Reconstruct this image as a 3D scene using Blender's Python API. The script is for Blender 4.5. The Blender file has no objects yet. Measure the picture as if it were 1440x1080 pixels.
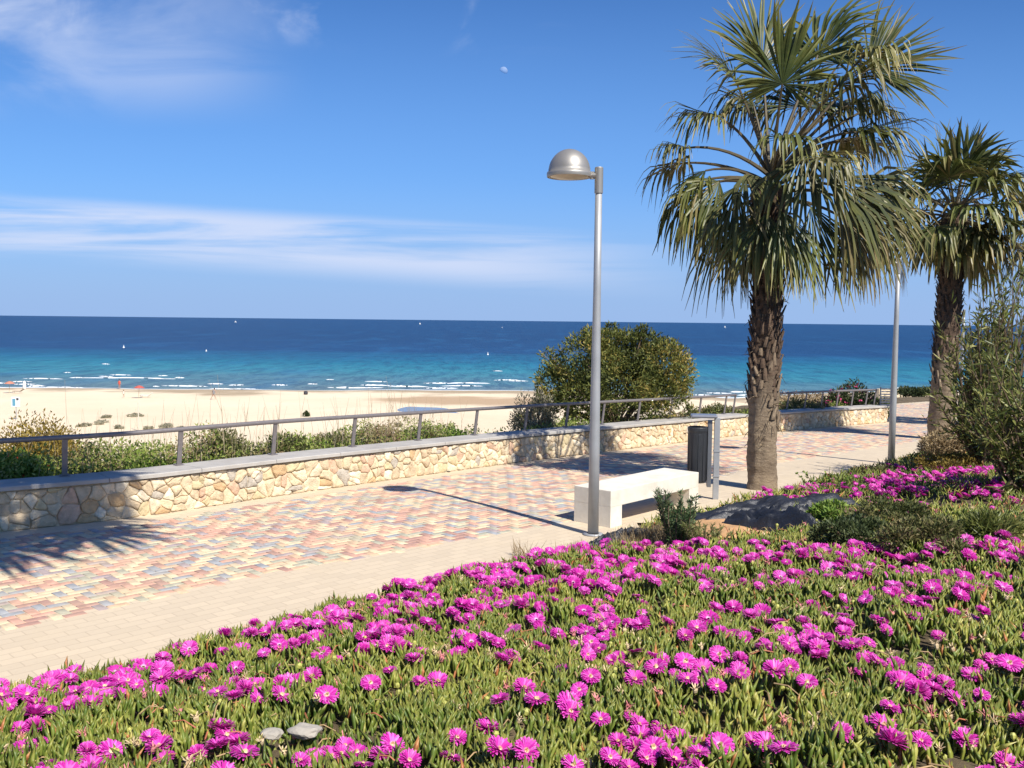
import bpy, bmesh, math, random
import numpy as np
from mathutils import Vector, Matrix, noise
random.seed(7); rng = np.random.default_rng(7)
C = bpy.context.scene.collection
sc = bpy.context.scene
rad = math.radians

# ------------------------------------------------------------ camera, sky, sun, exposure
CAMZ = 2.1; FPX = 1340.0
PITCH = math.atan(89.4/FPX); ROLL = rad(0.6)
Fv = Vector((0, math.cos(PITCH), -math.sin(PITCH))); U0 = Vector((0, math.sin(PITCH), math.cos(PITCH)))
Rv = Vector((1,0,0))*math.cos(ROLL) + U0*math.sin(ROLL)
Uv = U0*math.cos(ROLL) - Vector((1,0,0))*math.sin(ROLL)
cam = bpy.data.cameras.new('camera'); co = bpy.data.objects.new('camera', cam); C.objects.link(co)
m = Matrix((Rv, Uv, -Fv)).transposed().to_4x4(); m.translation = (0,0,CAMZ); co.matrix_world = m
cam.sensor_width = 36; cam.lens = 36*FPX/1440; cam.clip_start = .05; cam.clip_end = 60000
sc.camera = co
sc.view_settings.view_transform = 'Standard'; sc.view_settings.look = 'None'
sc.view_settings.exposure = 0.45; sc.view_settings.gamma = 1

SUN_AZ = math.atan2(1.88, -2.5); SUN_EL = rad(48)
to_sun = Vector((math.sin(SUN_AZ)*math.cos(SUN_EL), math.cos(SUN_AZ)*math.cos(SUN_EL), math.sin(SUN_EL)))
sl = bpy.data.lights.new('sun', 'SUN'); so = bpy.data.objects.new('sun', sl); C.objects.link(so)
sl.energy = 5.0; sl.angle = rad(.5); sl.color = (1, .94, .84)
so.rotation_euler = to_sun.to_track_quat('Z', 'Y').to_euler(); so.location = (5,-8,20)

w = bpy.data.worlds.new('World'); sc.world = w; w.use_nodes = True
nt = w.node_tree; nt.nodes.clear()
def N(nt, t, **k):
    n = nt.nodes.new(t)
    for a, b in k.items():
        if a.startswith('i_'):
            key = a[2:]; key = int(key) if key.isdigit() else key.replace('_', ' ')
            n.inputs[key].default_value = b
        else: setattr(n, a, b)
    return n
def mth(nt, op, a, b=None, c=None, clamp=False):
    n = nt.nodes.new('ShaderNodeMath'); n.operation = op; n.use_clamp = clamp
    for i, v in enumerate((a, b, c)):
        if v is None: continue
        if isinstance(v, (int, float)): n.inputs[i].default_value = v
        else: nt.links.new(v, n.inputs[i])
    return n.outputs[0]
def sstep(nt, v, a, b):
    n = nt.nodes.new('ShaderNodeMapRange'); n.interpolation_type = 'SMOOTHSTEP'
    n.inputs['From Min'].default_value = a; n.inputs['From Max'].default_value = b
    nt.links.new(v, n.inputs['Value']); return n.outputs[0]
def mix(nt, f, a, b, bt='MIX'):
    n = nt.nodes.new('ShaderNodeMix'); n.data_type = 'RGBA'; n.blend_type = bt
    for s, v in ((n.inputs[0], f), (n.inputs[6], a), (n.inputs[7], b)):
        if isinstance(v, (int, float)): s.default_value = v
        elif isinstance(v, tuple): s.default_value = (*v, 1) if len(v) == 3 else v
        else: nt.links.new(v, s)
    return n.outputs[2]
sky = N(nt, 'ShaderNodeTexSky', sky_type='NISHITA', sun_disc=False, sun_elevation=SUN_EL, sun_rotation=SUN_AZ,
        altitude=0, air_density=1.0, dust_density=0.6, ozone_density=2.6)
tc = N(nt, 'ShaderNodeTexCoord'); sp = N(nt, 'ShaderNodeSeparateXYZ'); nt.links.new(tc.outputs['Generated'], sp.inputs[0])
yy = mth(nt, 'MAXIMUM', sp.outputs[1], .05)
u_ = mth(nt, 'DIVIDE', sp.outputs[0], yy); v_ = mth(nt, 'DIVIDE', sp.outputs[2], yy)
def cloud(su, sv, seed, lo, hi, detail=6, dist=.6):
    cb = N(nt, 'ShaderNodeCombineXYZ'); nt.links.new(mth(nt, 'MULTIPLY', u_, su), cb.inputs[0]); nt.links.new(mth(nt, 'MULTIPLY', v_, sv), cb.inputs[1]); cb.inputs[2].default_value = seed
    nz = N(nt, 'ShaderNodeTexNoise', i_Scale=1.0, i_Detail=detail, i_Roughness=.55, i_Distortion=dist); nt.links.new(cb.outputs[0], nz.inputs['Vector'])
    return sstep(nt, nz.outputs[0], lo, hi)
def mul(*a):
    r = a[0]
    for b in a[1:]: r = mth(nt, 'MULTIPLY', r, b)
    return r
# long low bank
edge = mth(nt, 'ADD', v_, mth(nt, 'MULTIPLY', u_, .055))
c1 = mul(cloud(1.8, 30, 3.1, .34, .56), sstep(nt, edge, .025, .055), sstep(nt, edge, .102, .082), sstep(nt, u_, .22, -.08))
hz = mul(sstep(nt, v_, .16, -.02), .92); hz2 = mul(sstep(nt, v_, .46, .05), .50)
# high thin cloud at upper left
c2 = mul(cloud(4, 9, 8.4, .36, .66), sstep(nt, v_, .19, .26), sstep(nt, v_, .38, .31), sstep(nt, u_, -.20, -.38))
c3 = mul(cloud(9, 16, 5.7, .50, .80), sstep(nt, v_, .26, .31), sstep(nt, u_, .1, -.05))
cs = mth(nt, 'ADD', mul(c1, .85), mth(nt, 'ADD', mul(c2, .46), mul(c3, .4)))
# saturate the sky a little (clear sea air), then lay the clouds over it
hs = N(nt, 'ShaderNodeHueSaturation', i_Saturation=1.25, i_Value=1.0); hs.inputs['Hue'].default_value = .505
nt.links.new(sky.outputs[0], hs.inputs['Color'])
tint = mix(nt, 1.0, hs.outputs[0], (.66, .93, 1.25), 'MULTIPLY')
skyc = mix(nt, hz2, tint, (2.7, 5.9, 12.6))
skyc = mix(nt, hz, skyc, (3.7, 5.5, 9.0))
skyc = mix(nt, cs, skyc, (7.2, 8.1, 10.4))
bg = N(nt, 'ShaderNodeBackground', i_Strength=.068); nt.links.new(skyc, bg.inputs[0])
wo = N(nt, 'ShaderNodeOutputWorld'); nt.links.new(bg.outputs[0], wo.inputs[0])

# ------------------------------------------------------------ helpers
def ray(px, py):
    return (Fv*FPX + Rv*(px-720) + Uv*(540-py)).normalized()
def zg(y):
    y = np.asarray(y, float); t = np.clip(y-10, 0, 34)
    return -.035*np.where(t < 2, t*t/4, t-1)
def on_path(px, py, h=0.0):
    """point of the promenade surface (plus h) seen at that pixel"""
    d = ray(px, py)
    lo, hi = .5, 90.0
    for _ in range(50):
        mdl = (lo+hi)/2; y = d.y*mdl
        if CAMZ + d.z*mdl > float(zg(y))+h: lo = mdl
        else: hi = mdl
    return Vector((d.x*lo, d.y*lo, CAMZ+d.z*lo))
def catmull(P, n=8):
    P = [np.array(p, float) for p in P]; Q = [2*P[0]-P[1]] + P + [2*P[-1]-P[-2]]; out = []
    for i in range(1, len(Q)-2):
        for k in range(n):
            t = k/n; a, b, c, d = Q[i-1], Q[i], Q[i+1], Q[i+2]
            out.append(.5*((2*b)+(c-a)*t+(2*a-5*b+4*c-d)*t*t+(3*b-a-3*c+d)*t**3))
    out.append(P[-1]); return np.array(out)
def resample(P, step=None, n=None):
    d = np.r_[0, np.cumsum(np.linalg.norm(np.diff(P, axis=0), axis=1))]
    n = n or max(2, int(d[-1]/step)+1); t = np.linspace(0, d[-1], n)
    return np.stack([np.interp(t, d, P[:, k]) for k in range(P.shape[1])], 1)
def sdist(P, X):
    """signed distance of points X (N,2) to polyline P; positive on its left (seaward)"""
    X = np.atleast_2d(X); best = np.full(len(X), 1e9); sg = np.ones(len(X))
    for a, b in zip(P[:-1], P[1:]):
        e = b-a; L2 = e@e; r = X-a; t = np.clip((r@e)/L2, 0, 1); q = r-t[:, None]*e
        d = np.hypot(q[:, 0], q[:, 1]); s = np.where(e[0]*r[:, 1]-e[1]*r[:, 0] >= 0, 1.0, -1.0)
        u = d < best-1e-9; best = np.where(u, d, best); sg = np.where(u, s, sg)
    return best*sg
def xy(px, py): p = on_path(px, py); return (p.x, p.y)

# lines of the promenade
E0 = catmull([(lambda q: (q.x, q.y))(on_path(*p)) for p in ((0,945,.17),(200,902,.17),(340,872,.15),(520,822,.15),(780,776,.08),(900,745,.0),(1000,718,.0),(1130,686,.0),(1253,652,.0),(1300,634,.0))])
dE = E0[0]-E0[3]; dE /= np.linalg.norm(dE); dE2 = np.array((.80,.60))
EDGE = np.vstack([E0[0]+dE*22, E0[0]+dE*6, E0, E0[-1]+dE2*10, E0[-1]+dE2*30])
W0 = catmull([xy(*p) for p in ((0,748),(200,726),(400,696),(730,650),(960,622),(1052,611))])
dW = W0[0]-W0[4]; dW /= np.linalg.norm(dW)
WALL1 = np.vstack([W0[0]+dW*10, W0[0]+dW*4, W0])
WALL2 = catmull([xy(1097,607), xy(1170,600), xy(1247,594)], 5)
e2 = WALL2[-1]-WALL2[0]; e2 /= np.linalg.norm(e2); n2 = np.array((-e2[1], e2[0]))
SEA = np.vstack([W0[0]+dW*60, WALL1, WALL2, WALL2[-1]+n2*4.5+e2*.4, WALL2[-1]+n2*5+e2*45])
BN = catmull([xy(*p) for p in ((0,890),(173,853),(363,810),(480,790),(800,733),(900,703),(980,679),(1090,652),(1248,627))])
d0 = BN[0]-BN[3]; d0 /= np.linalg.norm(d0); d1 = BN[-1]-BN[-4]; d1 /= np.linalg.norm(d1)
BAND = np.vstack([BN[0]+d0*8, BN, BN[-1]+d1*25])

def vnoise(X, Y, s, seed=0):
    """cheap smooth value noise, vectorised, -1..1"""
    X = np.asarray(X)/s+seed*13.7+500; Y = np.asarray(Y)/s+seed*7.3+500
    xi = np.floor(X).astype(int); yi = np.floor(Y).astype(int); fx = X-xi; fy = Y-yi
    fx = fx*fx*(3-2*fx); fy = fy*fy*(3-2*fy)
    def h(a, b): v = np.sin(a*127.1+b*311.7+seed*17.0)*43758.5453; return (v-np.floor(v))*2-1
    return (h(xi,yi)*(1-fx)+h(xi+1,yi)*fx)*(1-fy)+(h(xi,yi+1)*(1-fx)+h(xi+1,yi+1)*fx)*fy
SHX = [-400,-95,-40,0,25,38,60,80,300,900]; SHY = [165,172,173,178,171,165,180,188,200,260]
SEAZ = -11.0
def H(X, Y):
    X = np.atleast_1d(np.asarray(X, float)); Y = np.atleast_1d(np.asarray(Y, float)); P = np.stack([X, Y], 1)
    se = -sdist(EDGE, P); ww = sdist(SEA, P); base = zg(Y)-.03
    k = .62; b = .15*np.clip(se, 0, 60)
    bed = .06+k*(1-np.exp(-b/k*1.25)) if False else .05+k*np.tanh(b/k)
    bed = bed*np.clip(se/.25, 0, 1) + .05*vnoise(X, Y, .9, 1)*np.clip(se, 0, 1) + .03*vnoise(X, Y, .35, 2)*np.clip(se, 0, 1)
    z = base + np.where(se > 0, bed, 0)
    # seaward slope, dunes and beach
    ys = np.interp(X, SHX, SHY)
    w1 = np.clip(ww-1.4, 0, None)
    dune = zg(Y) + .12 - .33*w1
    beach = SEAZ + .022*(ys-Y) + .30*vnoise(X, Y, 14, 4)*np.clip((ys-Y)/40, 0, 1)*np.clip((170-Y)/60, 0, 1)
    sea = np.maximum(dune, beach)
    z = np.where(ww > .2, sea, z)
    return z
def ground(px, py, h=0.0):
    """point on the ground (plus h) seen at that pixel"""
    d = ray(px, py); t = np.concatenate([np.arange(.8, 40, .02), np.arange(40, 400, .25)])
    z = CAMZ+d.z*t; g = H(d.x*t, d.y*t)+h; i = int(np.argmax(z < g))
    return Vector((d.x*t[i], d.y*t[i], float(g[i])))
def Hs(x, y): return float(H(x, y)[0])
def hor(px): return 443+15*px/1440

# ------------------------------------------------------------ materials
def newmat(name):
    m = bpy.data.materials.new(name); m.use_nodes = True; nt = m.node_tree
    b = nt.nodes['Principled BSDF']; return m, nt, b
def ramp(nt, fac, stops, interp='LINEAR'):
    r = nt.nodes.new('ShaderNodeValToRGB'); r.color_ramp.interpolation = interp; el = r.color_ramp.elements
    while len(el) < len(stops): el.new(.5)
    for e, (p, c) in zip(el, stops): e.position = p; e.color = (*c, 1)
    if fac is not None: nt.links.new(fac, r.inputs[0])
    return r.outputs[0]
def objco(nt, scale=(1,1,1)):
    t = N(nt, 'ShaderNodeNewGeometry'); mp = N(nt, 'ShaderNodeMapping'); mp.inputs['Scale'].default_value = scale
    nt.links.new(t.outputs['Position'], mp.inputs[0]); return mp.outputs[0]
def noisen(nt, vec, scale, detail=4, rough=.55, dist=0):
    n = N(nt, 'ShaderNodeTexNoise', i_Scale=scale, i_Detail=detail, i_Roughness=rough, i_Distortion=dist); nt.links.new(vec, n.inputs['Vector']); return n.outputs[0]
def bump(nt, b, h, strength, dist):
    n = N(nt, 'ShaderNodeBump', i_Strength=strength, i_Distance=dist); nt.links.new(h, n.inputs['Height']); nt.links.new(n.outputs[0], b.inputs['Normal'])
def simple(name, col, rough=.7, var=.12, scale=12, metal=0, bmp=.0, bd=.004, spec=.5, dust=None):
    m, nt, b = newmat(name); v = objco(nt); n = noisen(nt, v, scale, 6, .6)
    c = ramp(nt, n, [(.25, tuple(x*(1-var) for x in col)), (.75, tuple(min(1, x*(1+var)) for x in col))])
    if dust: c = mix(nt, mth(nt, 'MULTIPLY', sstep(nt, noisen(nt, v, dust[1], 6, .65), .45, .72), dust[2]), c, dust[0])
    nt.links.new(c, b.inputs['Base Color']); b.inputs['Roughness'].default_value = rough; b.inputs['Metallic'].default_value = metal
    b.inputs['Specular IOR Level'].default_value = spec
    if bmp: bump(nt, b, noisen(nt, v, scale*4, 5, .6), bmp, bd)
    return m
def leafmat(name, stops, tipstops=None, trans=.25, rough=.55, tipw=1.0, spec=.3, patch=None):
    """colour from the per-leaf value 'rnd'; optional blend along the leaf ('tip')"""
    m, nt, b = newmat(name)
    a = N(nt, 'ShaderNodeAttribute', attribute_name='rnd'); c = ramp(nt, a.outputs['Fac'], stops)
    if patch:
        n = noisen(nt, objco(nt), patch[0], 3); c = mix(nt, sstep(nt, n, patch[2], patch[3]), c, patch[1])
    if tipstops:
        t = N(nt, 'ShaderNodeAttribute', attribute_name='tip'); tw = sstep(nt, t.outputs['Fac'], tipstops[0], tipstops[1])
        c = mix(nt, mth(nt, 'MULTIPLY', tw, tipw), c, tipstops[2])
    nt.links.new(c, b.inputs['Base Color']); b.inputs['Roughness'].default_value = rough; b.inputs['Specular IOR Level'].default_value = spec
    tr = N(nt, 'ShaderNodeBsdfTranslucent'); nt.links.new(c, tr.inputs[0]); ms = N(nt, 'ShaderNodeMixShader', i_0=trans)
    nt.links.new(b.outputs[0], ms.inputs[1]); nt.links.new(tr.outputs[0], ms.inputs[2])
    nt.links.new(ms.outputs[0], nt.nodes['Material Output'].inputs[0]); return m

# ------------------------------------------------------------ mesh helpers
class MB:
    def __init__(s): s.v = []; s.f = []; s.m = []; s.r = []; s.t = []
    def add(s, vs, fs, mi=0, r=.5, t=0.0):
        o = len(s.v); s.v += [tuple(v) for v in vs]; s.f += [tuple(i+o for i in f) for f in fs]; s.m += [mi]*len(fs)
        s.r += [r]*len(vs); s.t += (list(t) if hasattr(t, '__len__') else [t]*len(vs))
    def box(s, c, sz, rot=None, mi=0, r=.5, bev=0):
        x, y, z = [a/2 for a in sz]; R = rot or Matrix.Identity(3); c = Vector(c)
        if bev <= 0:
            vs = [c+R@Vector((i*x, j*y, k*z)) for i in (-1,1) for j in (-1,1) for k in (-1,1)]
            s.add(vs, [(0,1,3,2),(4,6,7,5),(0,4,5,1),(2,3,7,6),(0,2,6,4),(1,5,7,3)], mi, r)
        else:
            bm = bmesh.new(); bmesh.ops.create_cube(bm, size=1)
            for v in bm.verts: v.co = Vector((v.co.x*sz[0], v.co.y*sz[1], v.co.z*sz[2]))
            bmesh.ops.bevel(bm, geom=bm.edges[:], offset=bev, segments=2, affect='EDGES', profile=.6)
            s.add([c+R@v.co for v in bm.verts], [[v.index for v in f.verts] for f in bm.faces], mi, r); bm.free()
    def tube(s, pts, rads, n=8, mi=0, r=.5, cap=True):
        pts = [Vector(p) for p in pts]; rads = rads if hasattr(rads, '__len__') else [rads]*len(pts)
        vs = []; up = Vector((0,0,1)); prev = None
        for i, p in enumerate(pts):
            d = (pts[min(i+1, len(pts)-1)]-pts[max(i-1, 0)]).normalized()
            a = prev if prev is not None else (up if abs(d.z) < .9 else Vector((1,0,0)))
            x = (a-d*a.dot(d)).normalized(); prev = x; y = d.cross(x)
            vs += [p+(x*math.cos(2*math.pi*k/n)+y*math.sin(2*math.pi*k/n))*rads[i] for k in range(n)]
        fs = [(i*n+k, i*n+(k+1)%n, (i+1)*n+(k+1)%n, (i+1)*n+k) for i in range(len(pts)-1) for k in range(n)]
        if cap: fs += [tuple(range(n))[::-1], tuple(range((len(pts)-1)*n, len(pts)*n))]
        s.add(vs, fs, mi, r, [i/(len(pts)-1) for i in range(len(pts)) for _ in range(n)])
    def lathe(s, prof, c=(0,0,0), n=24, mi=0, r=.5, rot=None):
        c = Vector(c); R = rot or Matrix.Identity(3)
        vs = [c+R@Vector((a*math.cos(2*math.pi*k/n), a*math.sin(2*math.pi*k/n), z)) for a, z in prof for k in range(n)]
        fs = [(i*n+k, i*n+(k+1)%n, (i+1)*n+(k+1)%n, (i+1)*n+k) for i in range(len(prof)-1) for k in range(n)]
        s.add(vs, fs, mi, r)
    def build(s, name, mats, parent=None, smooth=False, loc=None):
        V = np.array(s.v, np.float32); off = Vector(loc) if loc is not None else Vector((0,0,0))
        if loc is not None: V = V-np.array(off, np.float32)
        return mesh_np(name, V, s.f, mats, s.m, np.array(s.r, np.float32), np.array(s.t, np.float32), parent, smooth, loc)
def mesh_np(name, V, F, mats, mi=None, r=None, t=None, parent=None, smooth=False, loc=None):
    me = bpy.data.meshes.new(name)
    if isinstance(F, np.ndarray):
        k = F.shape[1]; me.vertices.add(len(V)); me.vertices.foreach_set('co', np.ascontiguousarray(V, np.float32).ravel())
        me.loops.add(F.size); me.loops.foreach_set('vertex_index', F.ravel().astype(np.int32)); me.polygons.add(len(F))
        me.polygons.foreach_set('loop_start', np.arange(0, F.size, k, dtype=np.int32)); me.update(calc_edges=True)
    else:
        me.from_pydata(V.tolist() if isinstance(V, np.ndarray) else V, [], F)
    for mm in (mats if isinstance(mats, (list, tuple)) else [mats]): me.materials.append(mm)
    if mi is not None and len(me.materials) > 1: me.polygons.foreach_set('material_index', np.array(mi, np.int32))
    for nm, a in (('rnd', r), ('tip', t)):
        if a is not None: at = me.attributes.new(nm, 'FLOAT', 'POINT'); at.data.foreach_set('value', np.array(a, np.float32))
    if smooth: me.polygons.foreach_set('use_smooth', np.ones(len(me.polygons), bool))
    me.update(); o = bpy.data.objects.new(name, me); C.objects.link(o)
    if loc is not None: o.location = loc
    if parent is not None:
        o.parent = parent
        if loc is None and parent.parent is None: o.matrix_parent_inverse = Matrix.Translation(-parent.location)
    return o
def tag(o, label, cat, group=None, kind=None):
    if label: o['label'] = label
    if cat: o['category'] = cat
    if group: o['group'] = group
    if kind: o['kind'] = kind
    return o
def thing(name, loc, label, cat, group=None):
    o = bpy.data.objects.new(name, None); C.objects.link(o); o.location = loc; o.empty_display_size = .2
    return tag(o, label, cat, group)
def struct(o): o['kind'] = 'structure'; return o
def leaves(cen, dirs, nrm, L, W, fold=.25):
    """one folded rhombic leaf per row: 4 points, 2 triangles"""
    n = len(cen); d = dirs/np.linalg.norm(dirs, axis=1, keepdims=True); s = np.cross(d, nrm); s /= np.linalg.norm(s, axis=1, keepdims=True)+1e-9
    up = np.cross(s, d); L = np.broadcast_to(L, n)[:, None]; W = np.broadcast_to(W, n)[:, None]
    V = np.stack([cen, cen+d*L*.45+s*W*.5+up*W*fold, cen+d*L, cen+d*L*.45-s*W*.5+up*W*fold], 1).reshape(-1, 3)
    b = np.arange(n)[:, None]*4; F = np.concatenate([b+np.array([[0,1,2]]), b+np.array([[0,2,3]])], 0)
    T = np.tile([0,.5,1,.5], n); return V, F, T
def unit(n):
    v = rng.normal(size=(n, 3)); return v/np.linalg.norm(v, axis=1, keepdims=True)

M = {}
M['stem'] = simple('shrub_stem', (.16,.11,.07), .9, .3, 20)
M['palestem'] = simple('pale_stem', (.42,.34,.22), .9, .2, 20)
M['steel'] = simple('galvanised_steel', (.36,.37,.38), .5, .10, 7, metal=.3)
M['lampgrey'] = simple('lamp_paint', (.33,.315,.29), .45, .05, 9, metal=.5)
M['darkmetal'] = simple('weathered_rail', (.22,.20,.20), .5, .15, 30, metal=.4)

# ------------------------------------------------------------ ground and beach
def sand_mat():
    m, nt, b = newmat('beach_sand'); v = objco(nt)
    n1 = noisen(nt, v, .05, 6, .6); n2 = noisen(nt, v, 1.2, 6, .7)
    c = ramp(nt, n1, [(.3, (.70,.57,.39)), (.7, (.80,.67,.48))]); c = mix(nt, mth(nt, 'MULTIPLY', sstep(nt, n2, .45, .75), .25), c, (.60,.46,.30))
    s = N(nt, 'ShaderNodeSeparateXYZ'); nt.links.new(v, s.inputs[0])
    # damp sand: a strip by the water line and round the lagoon
    wob = mth(nt, 'MULTIPLY', mth(nt, 'SUBTRACT', n1, .5), 1.4)
    wet = sstep(nt, mth(nt, 'ADD', s.outputs[2], wob), SEAZ+.34, SEAZ+.10)
    dx = mth(nt, 'DIVIDE', mth(nt, 'SUBTRACT', s.outputs[0], -4), 20); dy = mth(nt, 'DIVIDE', mth(nt, 'SUBTRACT', s.outputs[1], 146), 13)
    r2 = mth(nt, 'ADD', mth(nt, 'MULTIPLY', dx, dx), mth(nt, 'MULTIPLY', dy, dy)); r2 = mth(nt, 'ADD', r2, mth(nt, 'MULTIPLY', mth(nt, 'SUBTRACT', noisen(nt, v, .12, 4), .5), 1.8))
    lag = sstep(nt, r2, 1.1, .35)
    c = mix(nt, mth(nt, 'MULTIPLY', wet, .8), c, (.30,.22,.13)); c = mix(nt, mth(nt, 'MULTIPLY', lag, .75), c, (.36,.22,.11))
    nt.links.new(c, b.inputs['Base Color']); b.inputs['Roughness'].default_value = .9; bump(nt, b, noisen(nt, v, 2.5, 6, .7), .6, .15); return m
def soil_mat():
    m, nt, b = newmat('bed_soil'); v = objco(nt); n = noisen(nt, v, 3, 8, .7)
    c = ramp(nt, n, [(.3, (.06,.045,.025)), (.55, (.13,.095,.05)), (.8, (.24,.17,.10))]); nt.links.new(c, b.inputs['Base Color'])
    b.inputs['Roughness'].default_value = .95; bump(nt, b, noisen(nt, v, 14, 8, .7), .8, .03); return m
M['sand'] = sand_mat(); M['soil'] = soil_mat()
def axis(parts):
    out = []
    for a, b, s in parts: out += list(np.arange(a, b, s))
    return np.array(out+[parts[-1][1]])
gx = axis([(-3000,-400,400),(-400,-60,20),(-60,-14,2),(-14,14,.25),(14,50,1),(50,200,6),(200,400,25),(400,3000,400)])
gy = axis([(-400,-40,40),(-40,-2,2),(-2,30,.25),(30,60,1),(60,240,3),(240,290,10)])
GX, GY = np.meshgrid(gx, gy); GZ = H(GX.ravel(), GY.ravel()).reshape(GX.shape)
GZ = np.where(GY > 240, np.minimum(GZ, -12), GZ)
V = np.stack([GX.ravel(), GY.ravel(), GZ.ravel()], 1); nx = len(gx); ny = len(gy)
ii, jj = np.meshgrid(np.arange(nx-1), np.arange(ny-1)); q = (jj*nx+ii).ravel(); F = np.stack([q, q+1, q+nx+1, q+nx], 1)
cen = V[F].mean(1); ws = sdist(SEA, cen[:, :2]); isb = ws > 1.9
def submesh(name, mask, mat):
    f = F[mask]; u, inv = np.unique(f, return_inverse=True)
    return struct(mesh_np(name, V[u], inv.reshape(f.shape), mat, smooth=True))
submesh('ground', ~isb, M['soil']); submesh('beach', isb, M['sand'])

# sea
def sea_mat():
    m, nt, b = newmat('sea_water'); v = objco(nt); s = N(nt, 'ShaderNodeSeparateXYZ'); nt.links.new(v, s.inputs[0])
    y = s.outputs[1]; nb = noisen(nt, objco(nt, (.25,1,1)), .012, 5, .6)
    yw = mth(nt, 'ADD', y, mth(nt, 'MULTIPLY', mth(nt, 'SUBTRACT', nb, .5), 130))
    dep = mth(nt, 'DIVIDE', mth(nt, 'SUBTRACT', yw, 165), 500, clamp=True)
    c = ramp(nt, dep, [(0, (.17,.23,.22)), (.05, (.10,.20,.23)), (.13, (.035,.215,.27)), (.24, (.012,.16,.235)), (.34, (.006,.10,.19)), (.46, (.004,.042,.13)), (1, (.003,.032,.105))])
    rip = noisen(nt, objco(nt, (.28,.06,1)), 1.0, 6, .8); rip2 = noisen(nt, objco(nt, (.05,.010,1)), 1.0, 6, .75)
    c = mix(nt, mth(nt, 'MULTIPLY', sstep(nt, rip, .42, .62), .55), c, (.004,.030,.085)) 
    c = mix(nt, mth(nt, 'MULTIPLY', sstep(nt, rip2, .48, .68), .35), c, (.02,.14,.30))
    nt.links.new(c, b.inputs['Base Color']); b.inputs['Roughness'].default_value = .35; b.inputs['Specular IOR Level'].default_value = .12; b.inputs['IOR'].default_value = 1.33
    bump(nt, b, mth(nt, 'ADD', rip, mth(nt, 'MULTIPLY', noisen(nt, objco(nt, (.3,1,1)), .12, 5), 2)), .9, .8); return m
M['sea'] = sea_mat()
sx = [-30000,-3000,-400,0,400,3000,30000]; sy = [140,200,300,600,1500,6000,30000]
SV = [(x, y, SEAZ) for y in sy for x in sx]; SF = [(j*7+i, j*7+i+1, j*7+i+8, j*7+i+7) for j in range(6) for i in range(6)]
struct(mesh_np('sea', SV, SF, M['sea']))
# breaking wavelets: low ridges of white water
M['foam'] = simple('foam', (.85,.88,.88), .6, .08, .8)
fm = MB()
for px, py, wpx in ((-5,539,28),(58,533,60),(30,537,28),(110,531,20),(45,544,22),(165,528,32),(180,532,150),(145,530,26),(232,528,14),(212,545,10),(303,540,24),(335,541,20),(310,547,30),(332,547,60),
                    (464,534,12),(528,537,34),(530,542,50),(575,543,60),(620,539,50),(660,539,60),(650,543,60),(712,535,36),(728,536,30),(700,522,14),(440,540,14),(395,541,24),(30,541,30),(150,512,14),(260,543,70),(500,545,80),(90,545,60),(620,546,50),(1060,556,50),
                    (985,555,30),(1010,553,40),(1040,552,24),(1000,558,60),(1110,552,30),(95,524,10),(255,531,16),(860,540,24),(1270,546,20)):
    d = ray(px, py); t = (CAMZ-SEAZ)/-d.z; c = Vector((d.x*t, d.y*t, SEAZ)); hw = wpx/2/FPX*c.y; n = 22; vs = []
    for i in range(n+1):
        f = i/n; x = c.x-hw+2*hw*f; y = c.y+1.2*noise.noise(Vector((x*.08, px*.3, 0)))*3
        e = max(0, math.sin(math.pi*f))**.6*(.5+.8*abs(noise.noise(Vector((x*.3, px, 2)))))
        hh = .26*e; ww_ = 1.5*e*(.6+.8*noise.noise(Vector((x*.5, px, 7)))**2*3)+.02
        vs += [(x, y-ww_, SEAZ+.01), (x, y-ww_*.5, SEAZ+hh*.8), (x, y, SEAZ+hh), (x, y+ww_*1.4, SEAZ+.012)]
    fm.add(vs, [(i*4+k, i*4+4+k, i*4+5+k, i*4+1+k) for i in range(n) for k in range(3) if noise.noise(Vector((i*.55, px, k*1.7))) > -.22])
tag(fm.build('surf', M['foam'], smooth=True), 'white foam of small waves breaking along the shore', 'waves', kind='stuff')
# swash line along the shore
xs = np.linspace(-160, 160, 160); vs = []
for x in xs:
    ysh = float(np.interp(x, SHX, SHY)); 
    o_ = .9*noise.noise(Vector((x*.07, 3, 0)))+.5*noise.noise(Vector((x*.3, 9, 0)))
    ww_ = max(.05, .8+1.3*noise.noise(Vector((x*.04, 5, 1)))); vs += [(x, ysh-.3+o_*2, SEAZ+.035), (x, ysh-.3+o_*2+ww_, SEAZ+.045)]
o = mesh_np('swash_foam', vs, [(2*i, 2*i+2, 2*i+3, 2*i+1) for i in range(len(xs)-1)], M['foam']); tag(o, 'thin line of foam where the water meets the sand', 'foam', kind='stuff')
# shallow lagoon on the sand
mm, nt2, b2 = newmat('lagoon_water'); b2.inputs['Base Color'].default_value = (.20,.24,.30,1); b2.inputs['Roughness'].default_value = .25; b2.inputs['Specular IOR Level'].default_value = .3
vs = [];
for k in range(40):
    a = 2*math.pi*k/40; rr = 1+.28*noise.noise(Vector((math.cos(a)*1.3, math.sin(a)*1.3, 4))); x = -11.0+4.2*math.cos(a)*rr; y = 124+6*math.sin(a)*rr-.8*(x+11); vs.append((x, y, 0))
cc = Vector((-11,124,0)); zz = Hs(-11,124)+.03
struct(mesh_np('lagoon_water', [(v[0], v[1], zz) for v in vs], [tuple(range(40))], mm))

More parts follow.
